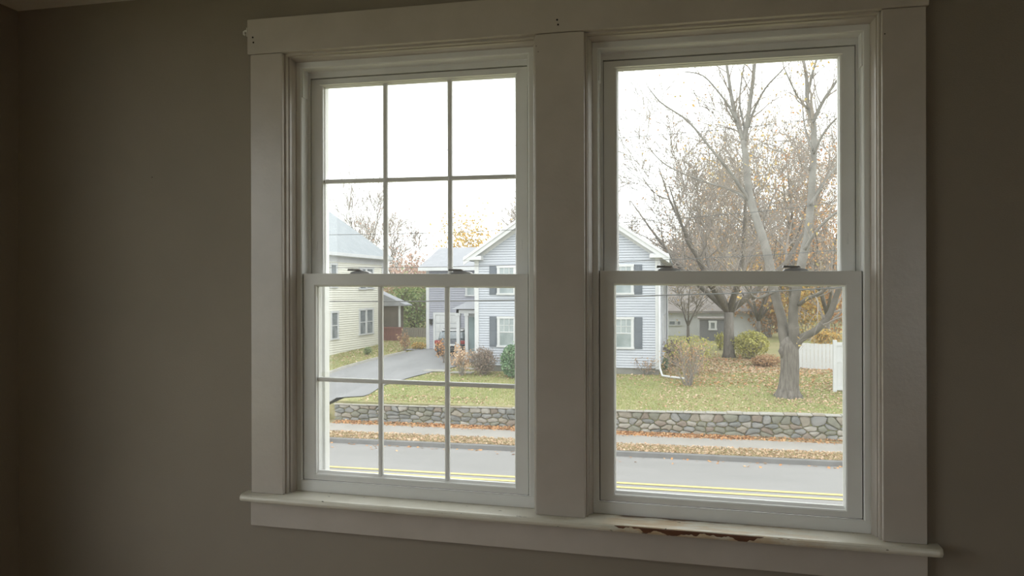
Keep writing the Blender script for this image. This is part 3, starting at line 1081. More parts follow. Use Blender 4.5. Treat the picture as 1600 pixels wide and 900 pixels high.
for s in (-1, 1):                                          # white rake boards, moulding, corner boards, returns
    xo = (hx1 - hxc + EX + .02) * s + hxc
    zo = PZ + .06 - (hx1 - hxc + EX + .02) * PITCH
    b = MB()
    b.prism([(hxc, PZ - .13), (xo, zo - .19), (xo, zo + .04), (hxc, PZ + .10)], lambda x, z, t: (x, t, z), HY - OV - .04, HY - OV)
    b.prism([(hxc, PZ + .06), (xo, zo + .0), (xo, zo + .135), (hxc, PZ + .195)], lambda x, z, t: (x, t, z), HY - OV - .09, HY - OV - .03)
    b.build('rake_board', M['white'], bh)
    b = MB()
    xi = (hx1 - hxc + .0) * s + hxc
    zi = PZ - .0 - (hx1 - hxc) * PITCH
    b.prism([(hxc, PZ + .03), (xi, zi + .02), (xi, zi - .26), (hxc, PZ - .25)], lambda x, z, t: (x, t, z), HY - .045, HY)
    b.build('frieze_board', M['white'], bh)
    b = MB()                                               # soffit
    b.prism([(hxc, PZ + .05), (xo, zo - .0), (xo, zo - .03), (hxc, PZ + .02)], lambda x, z, t: (x, t, z), HY - OV, HY)
    b.build('soffit', M['white'], bh)
    b = MB()
    xa = xi + s * EX
    xb_ = xi - s * .38
    b.box(min(xa, xb_), max(xa, xb_), HY - OV - .06, HY, EZ - .10, EZ + .04)
    b.box(min(xa, xb_) + .02, max(xa, xb_) - .02, HY - OV, HY, EZ + .04, EZ + .08)
    b.build('eave_return', M['white'], bh)
    b = MB()
    x_in = xi - s * .16
    b.box(min(xi, x_in) - (.03 if s < 0 else 0), max(xi, x_in) + (.03 if s > 0 else 0), HY - .045, HY + .12, WB - .04, EZ - .1)
    b.build('corner_board', M['white'], bh)
    b = MB()
    b.box(min(xi, xi + s * EX), max(xi, xi + s * EX), HY - OV, HB + OV, EZ - .10, EZ + .02)
    b.build('eave_board', M['white'], bh)
b = MB()
b.box(hx1 - .1, hx1 + .03, HB - .1, HB + .03, WB, EZ)
b.build('corner_board', M['white'], bh)
wcs = [at(792, 500, HY)[0], hxc, at(974.5, 500, HY)[0]]
for k, xc in enumerate(wcs):
    for (z0, ht) in ((-2.40, 1.33), (-.075, 1.26)):
        house_window(bh, (0, HY, 0), AX, AY, xc, z0, .86, ht)
        for s in (-1, 1):
            b = MB()
            xa = xc + s * .46
            xb_ = xa + s * .33
            x0_, x1_ = min(xa, xb_), max(xa, xb_)
            b.box(x0_, x1_, HY - .05, HY, z0 - .02, z0 + ht)
            for zz0, zz1 in ((z0 + .05, z0 + ht * .5 - .04), (z0 + ht * .5 + .04, z0 + ht - .07)):
                b.box(x0_ + .05, x1_ - .05, HY - .065, HY - .045, zz0, zz1)
            b.build('shutter', M['shutter'], bh)
for (yy, z0) in ((33.5, -2.4), (37.5, -2.4), (33.5, -.075), (37.5, -.075)):
    house_window(bh, (hx1, 0, 0), (0, 1, 0), (1, 0, 0), yy, z0, .86, 1.25)
b = MB()                                                   # white downspout running out over the bed
q = [at(1030.5, 408, HY - .1), at(1030.5, 560, HY - .1), at(1031, 575, HY - .25), at(1035, 587, HY - .5), hit(1048, 592), hit(1070, 594)]
q[-1] = (q[-1][0], q[-1][1], q[-1][2] + .06); q[-2] = (q[-2][0], q[-2][1], q[-2][2] + .08)
b.tube(q, .045, 8)
b.build('downspout', M['white'], bh, smooth=True)
b = MB()
p0, p1 = at(1043, 430, 40.8), at(1043, 545, 40.8)
b.tube([(hx1 + .08, 40.8, EZ), (hx1 + .08, 40.8, -2.9), at(1048, 553, 40.0), at(1066, 553, 39.5)], .05, 8)
b.build('downspout', M['white'], bh, smooth=True)

# wing with garage
GY = 38.0
gx0 = at(667, 500, GY)[0]
gx1 = hx0 + 2.0
GE = at(667, 440, GY)[2]
gb = -3.22
b = MB()
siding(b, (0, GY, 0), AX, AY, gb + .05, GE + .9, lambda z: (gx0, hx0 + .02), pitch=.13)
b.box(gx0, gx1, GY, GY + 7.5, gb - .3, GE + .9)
b.build('siding', [M['siding_side'], M['lap_shade_blue']], bh, kind='stuff')
RY = GY + 3.4
rz = at(688, 387, RY)[2]
b = MB()
EZ2 = GE + .0
rl = at(687, 387, RY)[0]
for (ya, za, yb, zb) in ((GY - .45, EZ2 + .78, RY, rz), (RY, rz, GY + 8, EZ2 + .4)):
    b.raw([(gx0 - .35, ya, za), (gx1, ya, za), (gx1, yb, zb), (rl, yb, zb), (gx0 - .35, ya, za - .14), (gx1, ya, za - .14), (gx1, yb, zb - .14), (rl, yb, zb - .14)],
          [(0, 1, 2, 3), (7, 6, 5, 4), (0, 4, 5, 1), (3, 7, 4, 0), (1, 5, 6, 2), (2, 6, 7, 3)])
b.build('roof', M['roofgrey'], bh)
b = MB(); b.box(gx0 - .35, hx0, GY - .49, GY - .44, EZ2 + .60, EZ2 + .80)
b.build('eave_board', M['white'], bh)
b = MB(); b.box(gx0 - .03, gx0 + .15, GY - .04, GY + .1, gb, EZ2 + .8)
b.build('corner_board', M['white'], bh)
# garage door
ga, gb2 = at(681, 500, GY)[0], at(716, 500, GY)[0]
gtz = at(690, 492, GY)[2]
b = MB()
b.box(ga - .14, ga, GY - .06, GY, gb, gtz + .14); b.box(gb2, gb2 + .14, GY - .06, GY, gb, gtz + .14); b.box(ga, gb2, GY - .06, GY, gtz, gtz + .14)
b.build('garage_surround', M['white'], bh)
b = MB()
for r in range(4):
    for c_ in range(4):
        xa = lerp(ga, gb2, c_ / 4); xb_ = lerp(ga, gb2, (c_ + 1) / 4)
        za = lerp(gb + .03, gtz, r / 4); zb = lerp(gb + .03, gtz, (r + 1) / 4)
        b.box(xa + .06, xb_ - .06, GY - .045, GY - .03, za + .07, zb - .07)
for r in range(4):
    za = lerp(gb + .03, gtz, r / 4); zb = lerp(gb + .03, gtz, (r + 1) / 4)
    b.box(ga, gb2, GY - .03, GY, za + .01, zb - .01)
b.build('garage_door', M['white'], bh)
lx = at(674.3, 503, GY)
b = MB(); b.box(lx[0] - .07, lx[0] + .07, GY - .16, GY - .04, lx[2] - .14, lx[2] + .12); b.box(lx[0] - .1, lx[0] + .1, GY - .19, GY - .01, lx[2] + .12, lx[2] + .16)
b.build('wall_lamp', M['black'], bh)
# porch in the corner between the wing and the gabled front
PY = 33.5
pxa = at(713, 500, PY)[0]
pz = at(720, 489, PY)[2]
b = MB(); b.box(pxa, hx0, PY, PY + .12, pz - .02, pz + .20); b.box(pxa, pxa + .12, PY, GY, pz - .02, pz + .20); b.box(pxa, hx0, PY, GY, pz + .16, pz + .22)
b.build('porch_beam', M['white'], bh)
b = MB()
b.prism([(PY - .25, pz + .20), (PY + 3, pz + .62), (GY, pz + .62), (GY, pz + .2)], lambda y, z, t: (t, y, z), pxa - .15, hx0)
b.build('porch_roof', M['roofgrey'], bh)
for uu in (716.2, 729.5):
    xx = at(uu, 500, PY + .1)[0]
    b = MB(); b.box(xx - .08, xx + .08, PY + .02, PY + .18, gz(xx, PY) - .05, pz); b.box(xx - .12, xx + .12, PY - .02, PY + .22, pz - .14, pz)
    b.box(xx - .12, xx + .12, PY - .02, PY + .22, gz(xx, PY) - .05, gz(xx, PY) + .25)
    b.build('porch_post', M['white'], bh)
EYd = 34.9
dx0, dx1 = at(729, 500, EYd)[0], at(741, 500, EYd)[0]
b = MB(); b.box(dx0 - .1, hx0, EYd, EYd + .1, -3.3, pz + .2)
b.build('entry_wall', M['white'], bh)
b = MB(); b.box(dx0 + .05, dx0 + .45, EYd - .06, EYd, -3.3, pz - .25); b.box(dx0 + .5, dx0 + .75, EYd - .04, EYd, -3.3, pz - .25)
dd = b.build('entry_door', M['teal'], bh)
house_window(bh, (0, GY, 0), AX, AY, at(736, 500, GY)[0], at(736, 462, GY)[2], .62, 1.25, grid=None)

# ---- cream house with the long side along the driveway
A = Vector((at(515, 565, 34.6)[0], 34.6, 0)); B_ = Vector((at(598, 553, 40.6)[0], 40.6, 0))
dv = (B_ - A).normalized()
nv = Vector((dv.y, -dv.x, 0))
CO = (A.x, A.y, 0)
CAX, CAY = tuple(dv), tuple(nv)


def onwall(u, v):
    """distance along and height on the cream wall for a pixel"""
    d = Vector(ray(u, v))
    o = Vector((0, CAM_Y, 0))
    k = (Vector((A.x, A.y, 0)) - o).dot(nv) / Vector((d.x, d.y, 0)).dot(nv)
    p = o + d * k
    return (Vector((p.x, p.y, 0)) - A).dot(dv), p.z


c_e = onwall(515, 397)[1]
c_b = onwall(540, 551)[1]
sB = onwall(598, 500)[0]
sA = -6.0
ch = empty('house', (A.x - 4, A.y, -3.6), label='cream clapboard house with blue-grey roof along the driveway', category='house')
CW = 8.2
b = MB()
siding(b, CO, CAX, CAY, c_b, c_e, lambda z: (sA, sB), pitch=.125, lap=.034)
b.obox(CO, CAX, CAY, sA, sB, -CW, 0, c_b, c_e)
for sE, nn in ((sA, -1), (sB, 1)):                          # gable triangles
    pts = [(0, c_e), (-CW, c_e), (-CW / 2, c_e + CW / 2 * .72)]
    b.prism(pts, lambda y, z, t: (CO[0] + dv.x * t + nv.x * y, CO[1] + dv.y * t + nv.y * y, z), sE - .02 * nn, sE)
b.build('siding', [M['cream'], M['lap_shade_cream']], ch, kind='stuff')
b = MB(); b.obox(CO, CAX, CAY, sA + .05, sB - .05, -CW + .05, -.05, -4.2, c_b)
b.build('foundation', M['brick'], ch)
b = MB()
for (ya, yb) in ((.45, -CW / 2), (-CW - .45, -CW / 2)):
    za = c_e - .12
    zb = c_e + CW / 2 * .72 + .1
    poly = [(ya, za + .08), (yb, zb), (yb, zb + .14), (ya, za + .22)]
    b.prism(poly, lambda y, z, t: (CO[0] + dv.x * t + nv.x * y, CO[1] + dv.y * t + nv.y * y, z), sA - .4, sB + .4)
b.build('roof', M['roof'], ch)
b = MB(); b.obox(CO, CAX, CAY, sA - .4, sB + .4, .0, .46, c_e - .10, c_e - .04); b.obox(CO, CAX, CAY, sA - .4, sB + .4, .42, .5, c_e - .08, c_e + .10)
b.obox(CO, CAX, CAY, sA, sB, .0, .04, c_e - .40, c_e - .1)
b.build('eave_board', M['white'], ch)
b = MB(); b.obox(CO, CAX, CAY, sB - .14, sB + .02, -.1, .045, c_b, c_e - .1)
b.build('corner_board', M['white'], ch)


def cwin(u0, u1, v0, v1, um=None, sash='double'):
    um_ = (u0 + u1) / 2
    s0, s1 = onwall(u0, v0)[0], onwall(u1, v0)[0]
    zt, zb = onwall(um_, v0)[1], onwall(um_, v1)[1]
    house_window(ch, CO, CAX, CAY, (s0 + s1) / 2, zb, s1 - s0, zt - zb, grid=None, trim=.10, glass='dark_glass', sash=sash)


cwin(515.5, 528, 486, 530)
cwin(560, 571.5, 482.5, 523); cwin(571, 582.5, 481.5, 521.5)
cwin(514.5, 526, 411, 449)
cwin(560, 571.5, 418, 452); cwin(571, 582.5, 418, 451)
s0 = onwall(490, 500)[0]
for z0 in (onwall(520, 530)[1], onwall(520, 449)[1]):
    for sx in (-2.2, -4.5):
        house_window(ch, CO, CAX, CAY, sx, z0, .9, 1.35, grid=None, trim=.1, glass='dark_glass')
for (u0, u1, v0, v1) in ((514, 526, 554, 563), (564, 571, 546, 552)):
    s0, s1 = onwall(u0, v0)[0], onwall(u1, v0)[0]
    zt, zb = onwall((u0 + u1) / 2, v0)[1], onwall((u0 + u1) / 2, v1)[1]
    b = MB(); b.obox(CO, CAX, CAY, s0, s1, -.06, .02, zb, zt)
    bw = b.build('basement_window', M['white'], ch)
    b = MB(); b.obox(CO, CAX, CAY, s0 + .06, s1 - .06, .01, .03, zb + .05, zt - .05)
    b.build('pane', M['dark_glass'], bw)
# rear screened porch
QY = 43.0
q0, q1 = at(598, 500, QY)[0], at(623.5, 500, QY)[0]
zr0 = at(622, 478, QY)[2]; zmid = at(620, 512, QY)[2]; zb0 = at(620, 546, QY)[2]
b = MB(); b.prism([(q0 - .3, at(604, 455, QY)[2]), (at(636, 474, QY)[0], at(636, 476, QY)[2]), (at(636, 474, QY)[0], at(636, 478, QY)[2]), (q0 - .3, zr0)], lambda x, z, t: (x, t, z), QY - .3, QY + .9)
b.build('porch_roof', M['roofgrey'], ch)
b = MB(); b.box(q0 - 1.5, q1, QY, QY + .8, zmid, zr0)
b.build('porch_screen', M['porchscreen'], ch)
for uu in (624.5,):
    xx = at(uu, 500, QY - .05)[0]
    b = MB(); b.box(xx - .06, xx + .06, QY - .1, QY, zmid, zr0)
    b.build('porch_post', M['white'], ch)
for k in range(13):
    xa = lerp(q0, q1 + .25, k / 13)
    xb_ = lerp(q0, q1 + .25, (k + 1) / 13)
    b = MB(); b.box(xa + .008, xb_ - .008, QY - .18, QY - .12, zb0 - .35, zmid)
    b.build('skirt_board', M['redwood'], ch)
b = MB(); b.box(q0, q1 + .3, QY - .22, QY - .1, zmid - .05, zmid + .05)
b.build('porch_rail', M['redwood'], ch)

# ---- white outbuilding with grey-brown roof
OY = 50.0
wo_ = empty('garage', (at(1085, 527, OY)[0], OY, -3.0), label='long low white outbuilding with grey-brown roof behind the yard', category='building')
ox0, ox1 = at(1030, 500, OY)[0], at(1205, 500, OY)[0]
oz0, oz1, oz2 = at(1085, 530, OY)[2], at(1085, 488, OY)[2], at(1085, 450, OY + 4)[2]
b = MB(); b.box(ox0, ox1, OY, OY + 7, oz0 - .4, oz1)
b.prism([(OY, oz1), (OY + 7, oz1), (OY + 3.5, oz2 - .1)], lambda y, z, t: (t, y, z), ox0, ox1)
b.build('walls', M['white'], wo_)
b = MB()
for (ya, yb) in ((OY - .4, OY + 3.5), (OY + 7.4, OY + 3.5)):
    b.prism([(ya, oz1 - .05), (yb, oz2), (yb, oz2 + .14), (ya, oz1 + .1)], lambda y, z, t: (t, y, z), ox0 - .3, ox1 + .3)
b.build('roof', M['brownroof'], wo_)
for (u0, u1) in ((1045, 1055.5), (1057.5, 1064)):
    xa, xb_ = at(u0, 500, OY)[0], at(u1, 500, OY)[0]
    za, zb = at(1050, 508, OY)[2], at(1050, 501, OY)[2]
    house_window(wo_, (0, OY, 0), AX, AY, (xa + xb_) / 2, za, xb_ - xa, zb - za, grid=None, trim=.05, sash='one', glass='dark_glass')
# ---- grey shed with a white framed window
SY = 46.0
sx0, sx1 = at(1093.5, 500, SY)[0], at(1132, 500, SY)[0]
sz0, sz1 = at(1110, 533, SY)[2], at(1110, 499, SY)[2]
sh = empty('shed', ((sx0 + sx1) / 2, SY, sz0), label='small grey flat-topped shed with one white-framed window', category='shed')
nb = 14
for k in range(nb):
    xa, xb_ = lerp(sx0, sx1, k / nb), lerp(sx0, sx1, (k + 1) / nb)
    b = MB(); b.box(xa + .006, xb_ - .006, SY - .02, SY + .02, sz0 - .2, sz1)
    b.build('board', M['shed'], sh)
b = MB(); b.box(sx0 + .02, sx1 - .02, SY + .02, SY + 2.4, sz0 - .2, sz1)
b.build('shed_body', M['shed'], sh)
b = MB(); b.box(sx0 - .12, sx1 + .12, SY - .15, SY + 2.6, sz1, sz1 + .09)
b.build('roof', M['brownroof'], sh)
house_window(sh, (0, SY - .02, 0), AX, AY, at(1113.5, 500, SY)[0], at(1113, 515, SY)[2], px(SY, 11.5), px(SY, 13.5), grid=None, trim=.12, sash='one', glass='dark_glass')

# ---- fences
def board_fence(name, P0, P1, h0, bw, mat, label, gap=.01, th=.025, rail=True):
    P0, P1 = Vector(P0), Vector(P1)
    L_ = (P1 - P0).length
    d = (P1 - P0) / L_
    d2 = Vector((d.x, d.y, 0)).normalized()
    nrm = (d2.y, -d2.x, 0)
    root = empty(name, tuple((P0 + P1) / 2), label=label, category='fence')
    nb = int(L_ / bw)
    for k in range(nb):
        p = P0 + d * (L_ * (k + .5) / nb)
        w_ = L_ / nb
        b = MB()
        z = p.z
        b.obox((p.x, p.y, z), tuple(d2), nrm, -w_ / 2 + gap / 2, w_ / 2 - gap / 2, 0, th, -.02, h0 + rs.uniform(-.012, .012))
        b.build('board', mat, root)
    if rail:
        for f in (.2, .8):
            b = MB()
            b.tube([P0 + Vector((0, .05, h0 * f)), P1 + Vector((0, .05, h0 * f))], .04, 4)
            b.build('rail', mat, root)
    return root


fa = hit(1236, 575); fb = hit(1303, 578)
board_fence('board_fence', fa, fb, px(fa[1], 37), .15, M['white'], 'weathered white vertical board fence between the trunk and the tall panel')
fp = hit(1301.5, 612)
pn = empty('fence_panel', fp, label='tall white fence panel with post at the edge of the lawn', category='fence')
hh = px(fp[1], 72)
b = MB(); b.box(fp[0], fp[0] + .13, fp[1] - .065, fp[1] + .065, fp[2] - .05, fp[2] + hh + .08)
b.build('post', M['white'], pn, bevel=.01)
for k in range(12):
    b = MB(); b.box(fp[0] + .14 + k * .15, fp[0] + .285 + k * .15, fp[1] - .02, fp[1] + .02, fp[2] + .05, fp[2] + hh)
    b.build('board', M['white'], pn)
for zz in (.12, hh * .62, hh - .08):
    b = MB(); b.box(fp[0] + .12, fp[0] + 1.95, fp[1] - .045, fp[1] - .02, fp[2] + zz - .05, fp[2] + zz + .05)
    b.build('rail', M['white'], pn)
fy = 46.0
f0, f1 = at(622, 542, fy), at(668, 541, fy)
zb_ = at(645, 512, fy)[2] - f0[2]
board_fence('wooden_fence', (f0[0], fy, f0[2]), (f1[0], fy, f0[2]), zb_, .16, M['greywood'], 'grey weathered wooden fence closing the end of the driveway')

# ---- dark car in front of the garage
cy = 34.6
cxl = at(677.5, 540, cy)[0]
cg = gz(cxl + 1, cy) + .035
car = empty('car', (cxl + .92, cy, cg), label='dark navy hatchback parked before the garage, tail toward the street', category='car')
cw, chh, cl = 1.78, at(700, 514, cy + .6)[2] - cg, 4.2


def loft(b, secs, mi=0):
    n = 16
    vs = []
    for (y, hw, z0, z1, e) in secs:
        for k in range(n):
            a = 2 * PI * k / n
            ca, sa = math.cos(a), math.sin(a)
            x = hw * math.copysign(abs(ca) ** e, ca)
            z = (z0 + z1) / 2 + (z1 - z0) / 2 * math.copysign(abs(sa) ** e, sa)
            vs.append((cxl + .92 + x, cy + y, cg + z))
    fs = [(i * n + k, i * n + (k + 1) % n, (i + 1) * n + (k + 1) % n, (i + 1) * n + k) for i in range(len(secs) - 1) for k in range(n)]
    fs.append(tuple(range(n))[::-1]); fs.append(tuple((len(secs) - 1) * n + k for k in range(n)))
    b.raw(vs, fs, mi)


b = MB()
H_ = chh
loft(b, [(0, .80, .30, H_ * .60, .35), (.08, .87, .24, H_ * .64, .3), (.9, .90, .20, H_ * .66, .28), (2.8, .90, .20, H_ * .64, .28), (3.9, .86, .22, H_ * .55, .3), (4.2, .74, .30, H_ * .46, .4)])
b.build('body', M['carpaint'], car, smooth=True)
b = MB()
loft(b, [(.10, .70, H_ * .60, H_ * .70, .4), (.32, .70, H_ * .58, H_ * .93, .38), (.7, .68, H_ * .58, H_, .36), (2.0, .68, H_ * .58, H_ * .99, .36), (2.7, .72, H_ * .56, H_ * .78, .38), (3.0, .74, H_ * .55, H_ * .62, .4)])
b.build('cabin', M['carglass'], car, smooth=True)
b = MB()
loft(b, [(.30, .60, H_ * .925, H_ * .955, .5), (.7, .64, H_ * .975, H_ + .02, .4), (1.9, .64, H_ * .97, H_ + .012, .4), (2.2, .6, H_ * .93, H_ * .96, .5)])
b.build('roof_panel', M['chrome'], car, smooth=True)
X0 = cxl + .92
for s in (-1, 1):
    b = MB(); b.box(X0 + s * .70 - .17, X0 + s * .70 + .17, cy - .03, cy + .25, cg + H_ * .47, cg + H_ * .60)
    b.build('tail_light', M['red'], car, bevel=.03)
    for yy in (.72, 3.35):
        b = MB(); b.tube([(X0 + s * .68, cy + yy, cg + .31), (X0 + s * .90, cy + yy, cg + .31)], .31, 18)
        wh = b.build('wheel', M['tyre'], car)
        b = MB(); b.tube([(X0 + s * .88, cy + yy, cg + .31), (X0 + s * .91, cy + yy, cg + .31)], .19, 14)
        b.build('hubcap', M['chrome'], wh)
b = MB(); b.box(X0 - .26, X0 + .26, cy - .03, cy + .02, cg + H_ * .40, cg + H_ * .47)
b.build('number_plate', M['white'], car)
b = MB(); b.box(X0 - .84, X0 + .84, cy - .06, cy + .2, cg + .26, cg + .46)
b.build('bumper', M['black'], car, bevel=.04)

# ================================================================== VEGETATION
def leaf_cloud(bb, rng, n, fn, size, flat=0.0, jag=True):
    """n leaf quads at points from fn(rng)"""
    for _ in range(n):
        x, y, z = fn(rng)
        s = size * rng.uniform(.6, 1.3)
        a = Vector((rng.gauss(0, 1), rng.gauss(0, 1), rng.gauss(0, 1) * (1 - flat))).normalized()
        c = Vector((rng.gauss(0, 1), rng.gauss(0, 1), rng.gauss(0, 1) * (1 - flat)))
        c = (c - a * c.dot(a))
        if c.length < 1e-3:
            continue
        c.normalize()
        p = Vector((x, y, z))
        bb.face([p - a * s * .5, p + c * s * .32, p + a * s * .5, p - c * s * .32])


def grow(tw, rng, p, d, L, r, lvl, tips, up=.12, wig=.22, nch=(3, 5), ratio=.62, ang=.75, nseg=4, thick=None, maxseg=5, minr=.004):
    """a branch and its branches; tw[lvl>0] collects tubes"""
    pts, rad = [p.copy()], [r]
    q = p.copy()
    dd = d.copy()
    for i in range(nseg):
        dd = (dd + Vector((rng.gauss(0, wig), rng.gauss(0, wig), rng.gauss(0, wig) + up)) * .6).normalized()
        q = q + dd * (L / nseg)
        pts.append(q.copy())
        rad.append(max(minr, r * (1 - .7 * (i + 1) / nseg)))
    tw.tube(pts, rad, 5 if r > .06 else (4 if r > .02 else 3), cap=False)
    if lvl <= 0:
        tips.append(q)
        return
    n = rng.randint(*nch)
    for k in range(n):
        t = rng.uniform(.3, 1.0) if k else 1.0
        j = min(nseg - 1, int(t * nseg))
        base = pts[j].lerp(pts[j + 1], t * nseg - j if t < 1 else 1)
        bd = (pts[j + 1] - pts[j]).normalized()
        ax = bd.orthogonal().normalized()
        ax.rotate(Matrix.Rotation(rng.uniform(0, 2 * PI), 3, bd))
        a = ang * rng.uniform(.5, 1.25) if k else ang * .35
        nd = (bd * math.cos(a) + ax * math.sin(a)).normalized()
        rr = max(minr, r * (1 - .7 * t) * rng.uniform(.65, .9))
        grow(tw, rng, base, nd, L * ratio * rng.uniform(.75, 1.2), rr, lvl - 1, tips, up, wig, nch, ratio, ang, max(2, nseg - 1), minr=minr)


def trunk_mesh(bb, pts, rad, n=14, flare=True):
    bb.tube(pts, rad, n, cap=True)


def limb_px(pix, Y, dy=0.0):
    """pixel trace with real distances: list of (u, v, r_px) -> points, radii; distance drifts by dy along the limb"""
    P_, R_ = [], []
    for i, (u, v, r) in enumerate(pix):
        y = Y + dy * i / max(1, len(pix) - 1)
        P_.append(Vector(at(u, v, y)))
        R_.append(px(y, r))
    return P_, R_


def smooth_path(P_, R_, k=3):
    out, ro = [], []
    n = len(P_)
    for i in range(n - 1):
        p0, p1, p2, p3 = P_[max(0, i - 1)], P_[i], P_[i + 1], P_[min(n - 1, i + 2)]
        for j in range(k):
            t = j / k
            out.append(.5 * ((2 * p1) + (p2 - p0) * t + (2 * p0 - 5 * p1 + 4 * p2 - p3) * t * t + (3 * p1 - p0 - 3 * p2 + p3) * t ** 3))
            ro.append(lerp(R_[i], R_[i + 1], t))
    out.append(P_[-1]); ro.append(R_[-1])
    return out, ro


# ---- the big maple on the lawn
rt = random.Random(21)
TY = hit(1232, 620)[1]
big = empty('maple_tree', hit(1232, 620), label='big grey forked maple on the lawn, stout trunk, tall pale limbs', category='tree')
b = MB()
P_, R_ = limb_px([(1231.5, 624, 21), (1231.5, 616, 17), (1232.5, 600, 14.2), (1234, 580, 13.2), (1234, 560, 13), (1233, 548, 13.6), (1232, 540, 12.6), (1232, 533, 10.5), (1232, 528, 7), (1232, 525, 2)], TY)
P_, R_ = smooth_path(P_, R_)
trunk_mesh(b, P_, R_)
# root flare
for k in range(7):
    a = 2 * PI * k / 7 + .3
    o_ = P_[0]
    b.tube([o_ + Vector((0, 0, .45)) + Vector((math.cos(a), math.sin(a), 0)) * .18, o_ + Vector((math.cos(a) * .36, math.sin(a) * .36, .12)), o_ + Vector((math.cos(a) * .62, math.sin(a) * .62, .0))], [.16, .14, .05], 6)
b.tube([P_[12] + Vector((-.2, -.10, 0)), P_[15] + Vector((-.27, -.12, 0)), P_[18] + Vector((-.18, -.08, 0))], [.08, .13, .08], 8)   # burl
b.build('trunk', M['bark'], big, smooth=True)
b = MB()
limbs = [
    ([(1233, 552, 9), (1225, 527, 8), (1222, 500, 7), (1214, 472, 6.6), (1208, 446, 6.4), (1202, 410, 6.6), (1193, 375, 6), (1182, 342, 5.6), (1173, 313, 5.4), (1168, 280, 5.2), (1165, 247, 4.8), (1162, 220, 4.4)], 1.0, 0),
    ([(1162, 220, 3.6), (1156, 203, 3.3), (1150, 187, 3.1), (1143, 152, 2.7), (1139, 125, 2.3), (1134, 92, 1.9), (1128, 55, 1.4), (1125, 20, .8)], .6, 0),
    ([(1163, 225, 3.6), (1168, 190, 3.2), (1174, 145, 2.8), (1179, 103, 2.3), (1182, 65, 1.8), (1187, 25, 1.0)], -.5, 0),
    ([(1237, 548, 9), (1241, 528, 8), (1239, 490, 7), (1246, 448, 6.6), (1254, 405, 6.6), (1263, 364, 5.8), (1267, 313, 5.2), (1271, 255, 4.8), (1272, 205, 4.2), (1270, 188, 3.8)], -.8, 0),
    ([(1270, 190, 3.2), (1262, 160, 2.9), (1260, 120, 2.4), (1254, 85, 1.8), (1250, 40, 1.0)], .4, 0),
    ([(1270, 192, 3.0), (1280, 170, 2.6), (1291, 150, 2.2), (1307, 127, 1.7), (1322, 105, 1.2)], -.6, 0),
    ([(1260, 160, 2.2), (1268, 120, 1.9), (1276, 92, 1.5), (1284, 60, .9)], -.4, 0),
    ([(1240, 545, 7), (1250, 530, 6.2), (1262, 523, 5.6), (1275, 516, 5.2), (1287, 504, 4.8), (1298, 488, 4.8), (1305, 468, 4.2), (1312, 448, 3.8), (1322, 420, 3.2), (1330, 370, 2.4), (1336, 320, 1.6)], -1.4, 0),
    ([(1248, 476, 3.2), (1262, 466, 2.8), (1280, 459, 2.4), (1296, 446, 1.9), (1312, 424, 1.4)], -1.5, 0),
    ([(1175, 320, 3.4), (1163, 302, 3.0), (1150, 282, 2.7), (1138, 265, 2.4), (1122, 246, 2.1), (1106, 226, 1.9), (1076, 190, 1.5), (1050, 172, 1.2), (1030, 158, 1.0), (1014, 138, .7)], -1.8, 0),
    ([(1172, 315, 2.4), (1150, 300, 2.0), (1130, 292, 1.7), (1107, 286, 1.5), (1085, 278, 1.4), (1060, 268, 1.2), (1033, 252, 1.0), (1012, 228, .7)], 1.6, 0),
    ([(1210, 455, 3.0), (1195, 462, 2.4), (1182, 466, 1.9), (1172, 458, 1.5), (1160, 440, 1.2)], -1.2, 0),
    ([(1150, 190, 2.0), (1138, 165, 1.6), (1122, 143, 1.3), (1098, 118, 1.0), (1070, 112, .7)], -1.0, 0),
    ([(1165, 240, 2.2), (1163, 200, 1.9), (1156, 165, 1.5), (1158, 130, 1.1), (1164, 96, .7)], .8, 0),
    ([(1169, 200, 2.0), (1180, 168, 1.7), (1196, 138, 1.4), (1214, 118, 1.1), (1228, 104, .7)], -.7, 0),
    ([(1271, 240, 2.0), (1283, 215, 1.8), (1297, 195, 1.5), (1315, 178, 1.1)], -.8, 0),
    ([(1266, 320, 2.4), (1280, 296, 2.2), (1298, 270, 1.8), (1318, 250, 1.3)], 1.2, 0),
    ([(1257, 390, 2.8), (1272, 366, 2.4), (1290, 345, 2.0), (1310, 330, 1.5)], -1.0, 0),
    ([(1262, 170, 1.6), (1246, 150, 1.3), (1234, 126, 1.0), (1226, 108, .7)], -1.0, 0),
    ([(1270, 235, 1.6), (1258, 200, 1.3), (1254, 168, .9)], .9, 0),
]
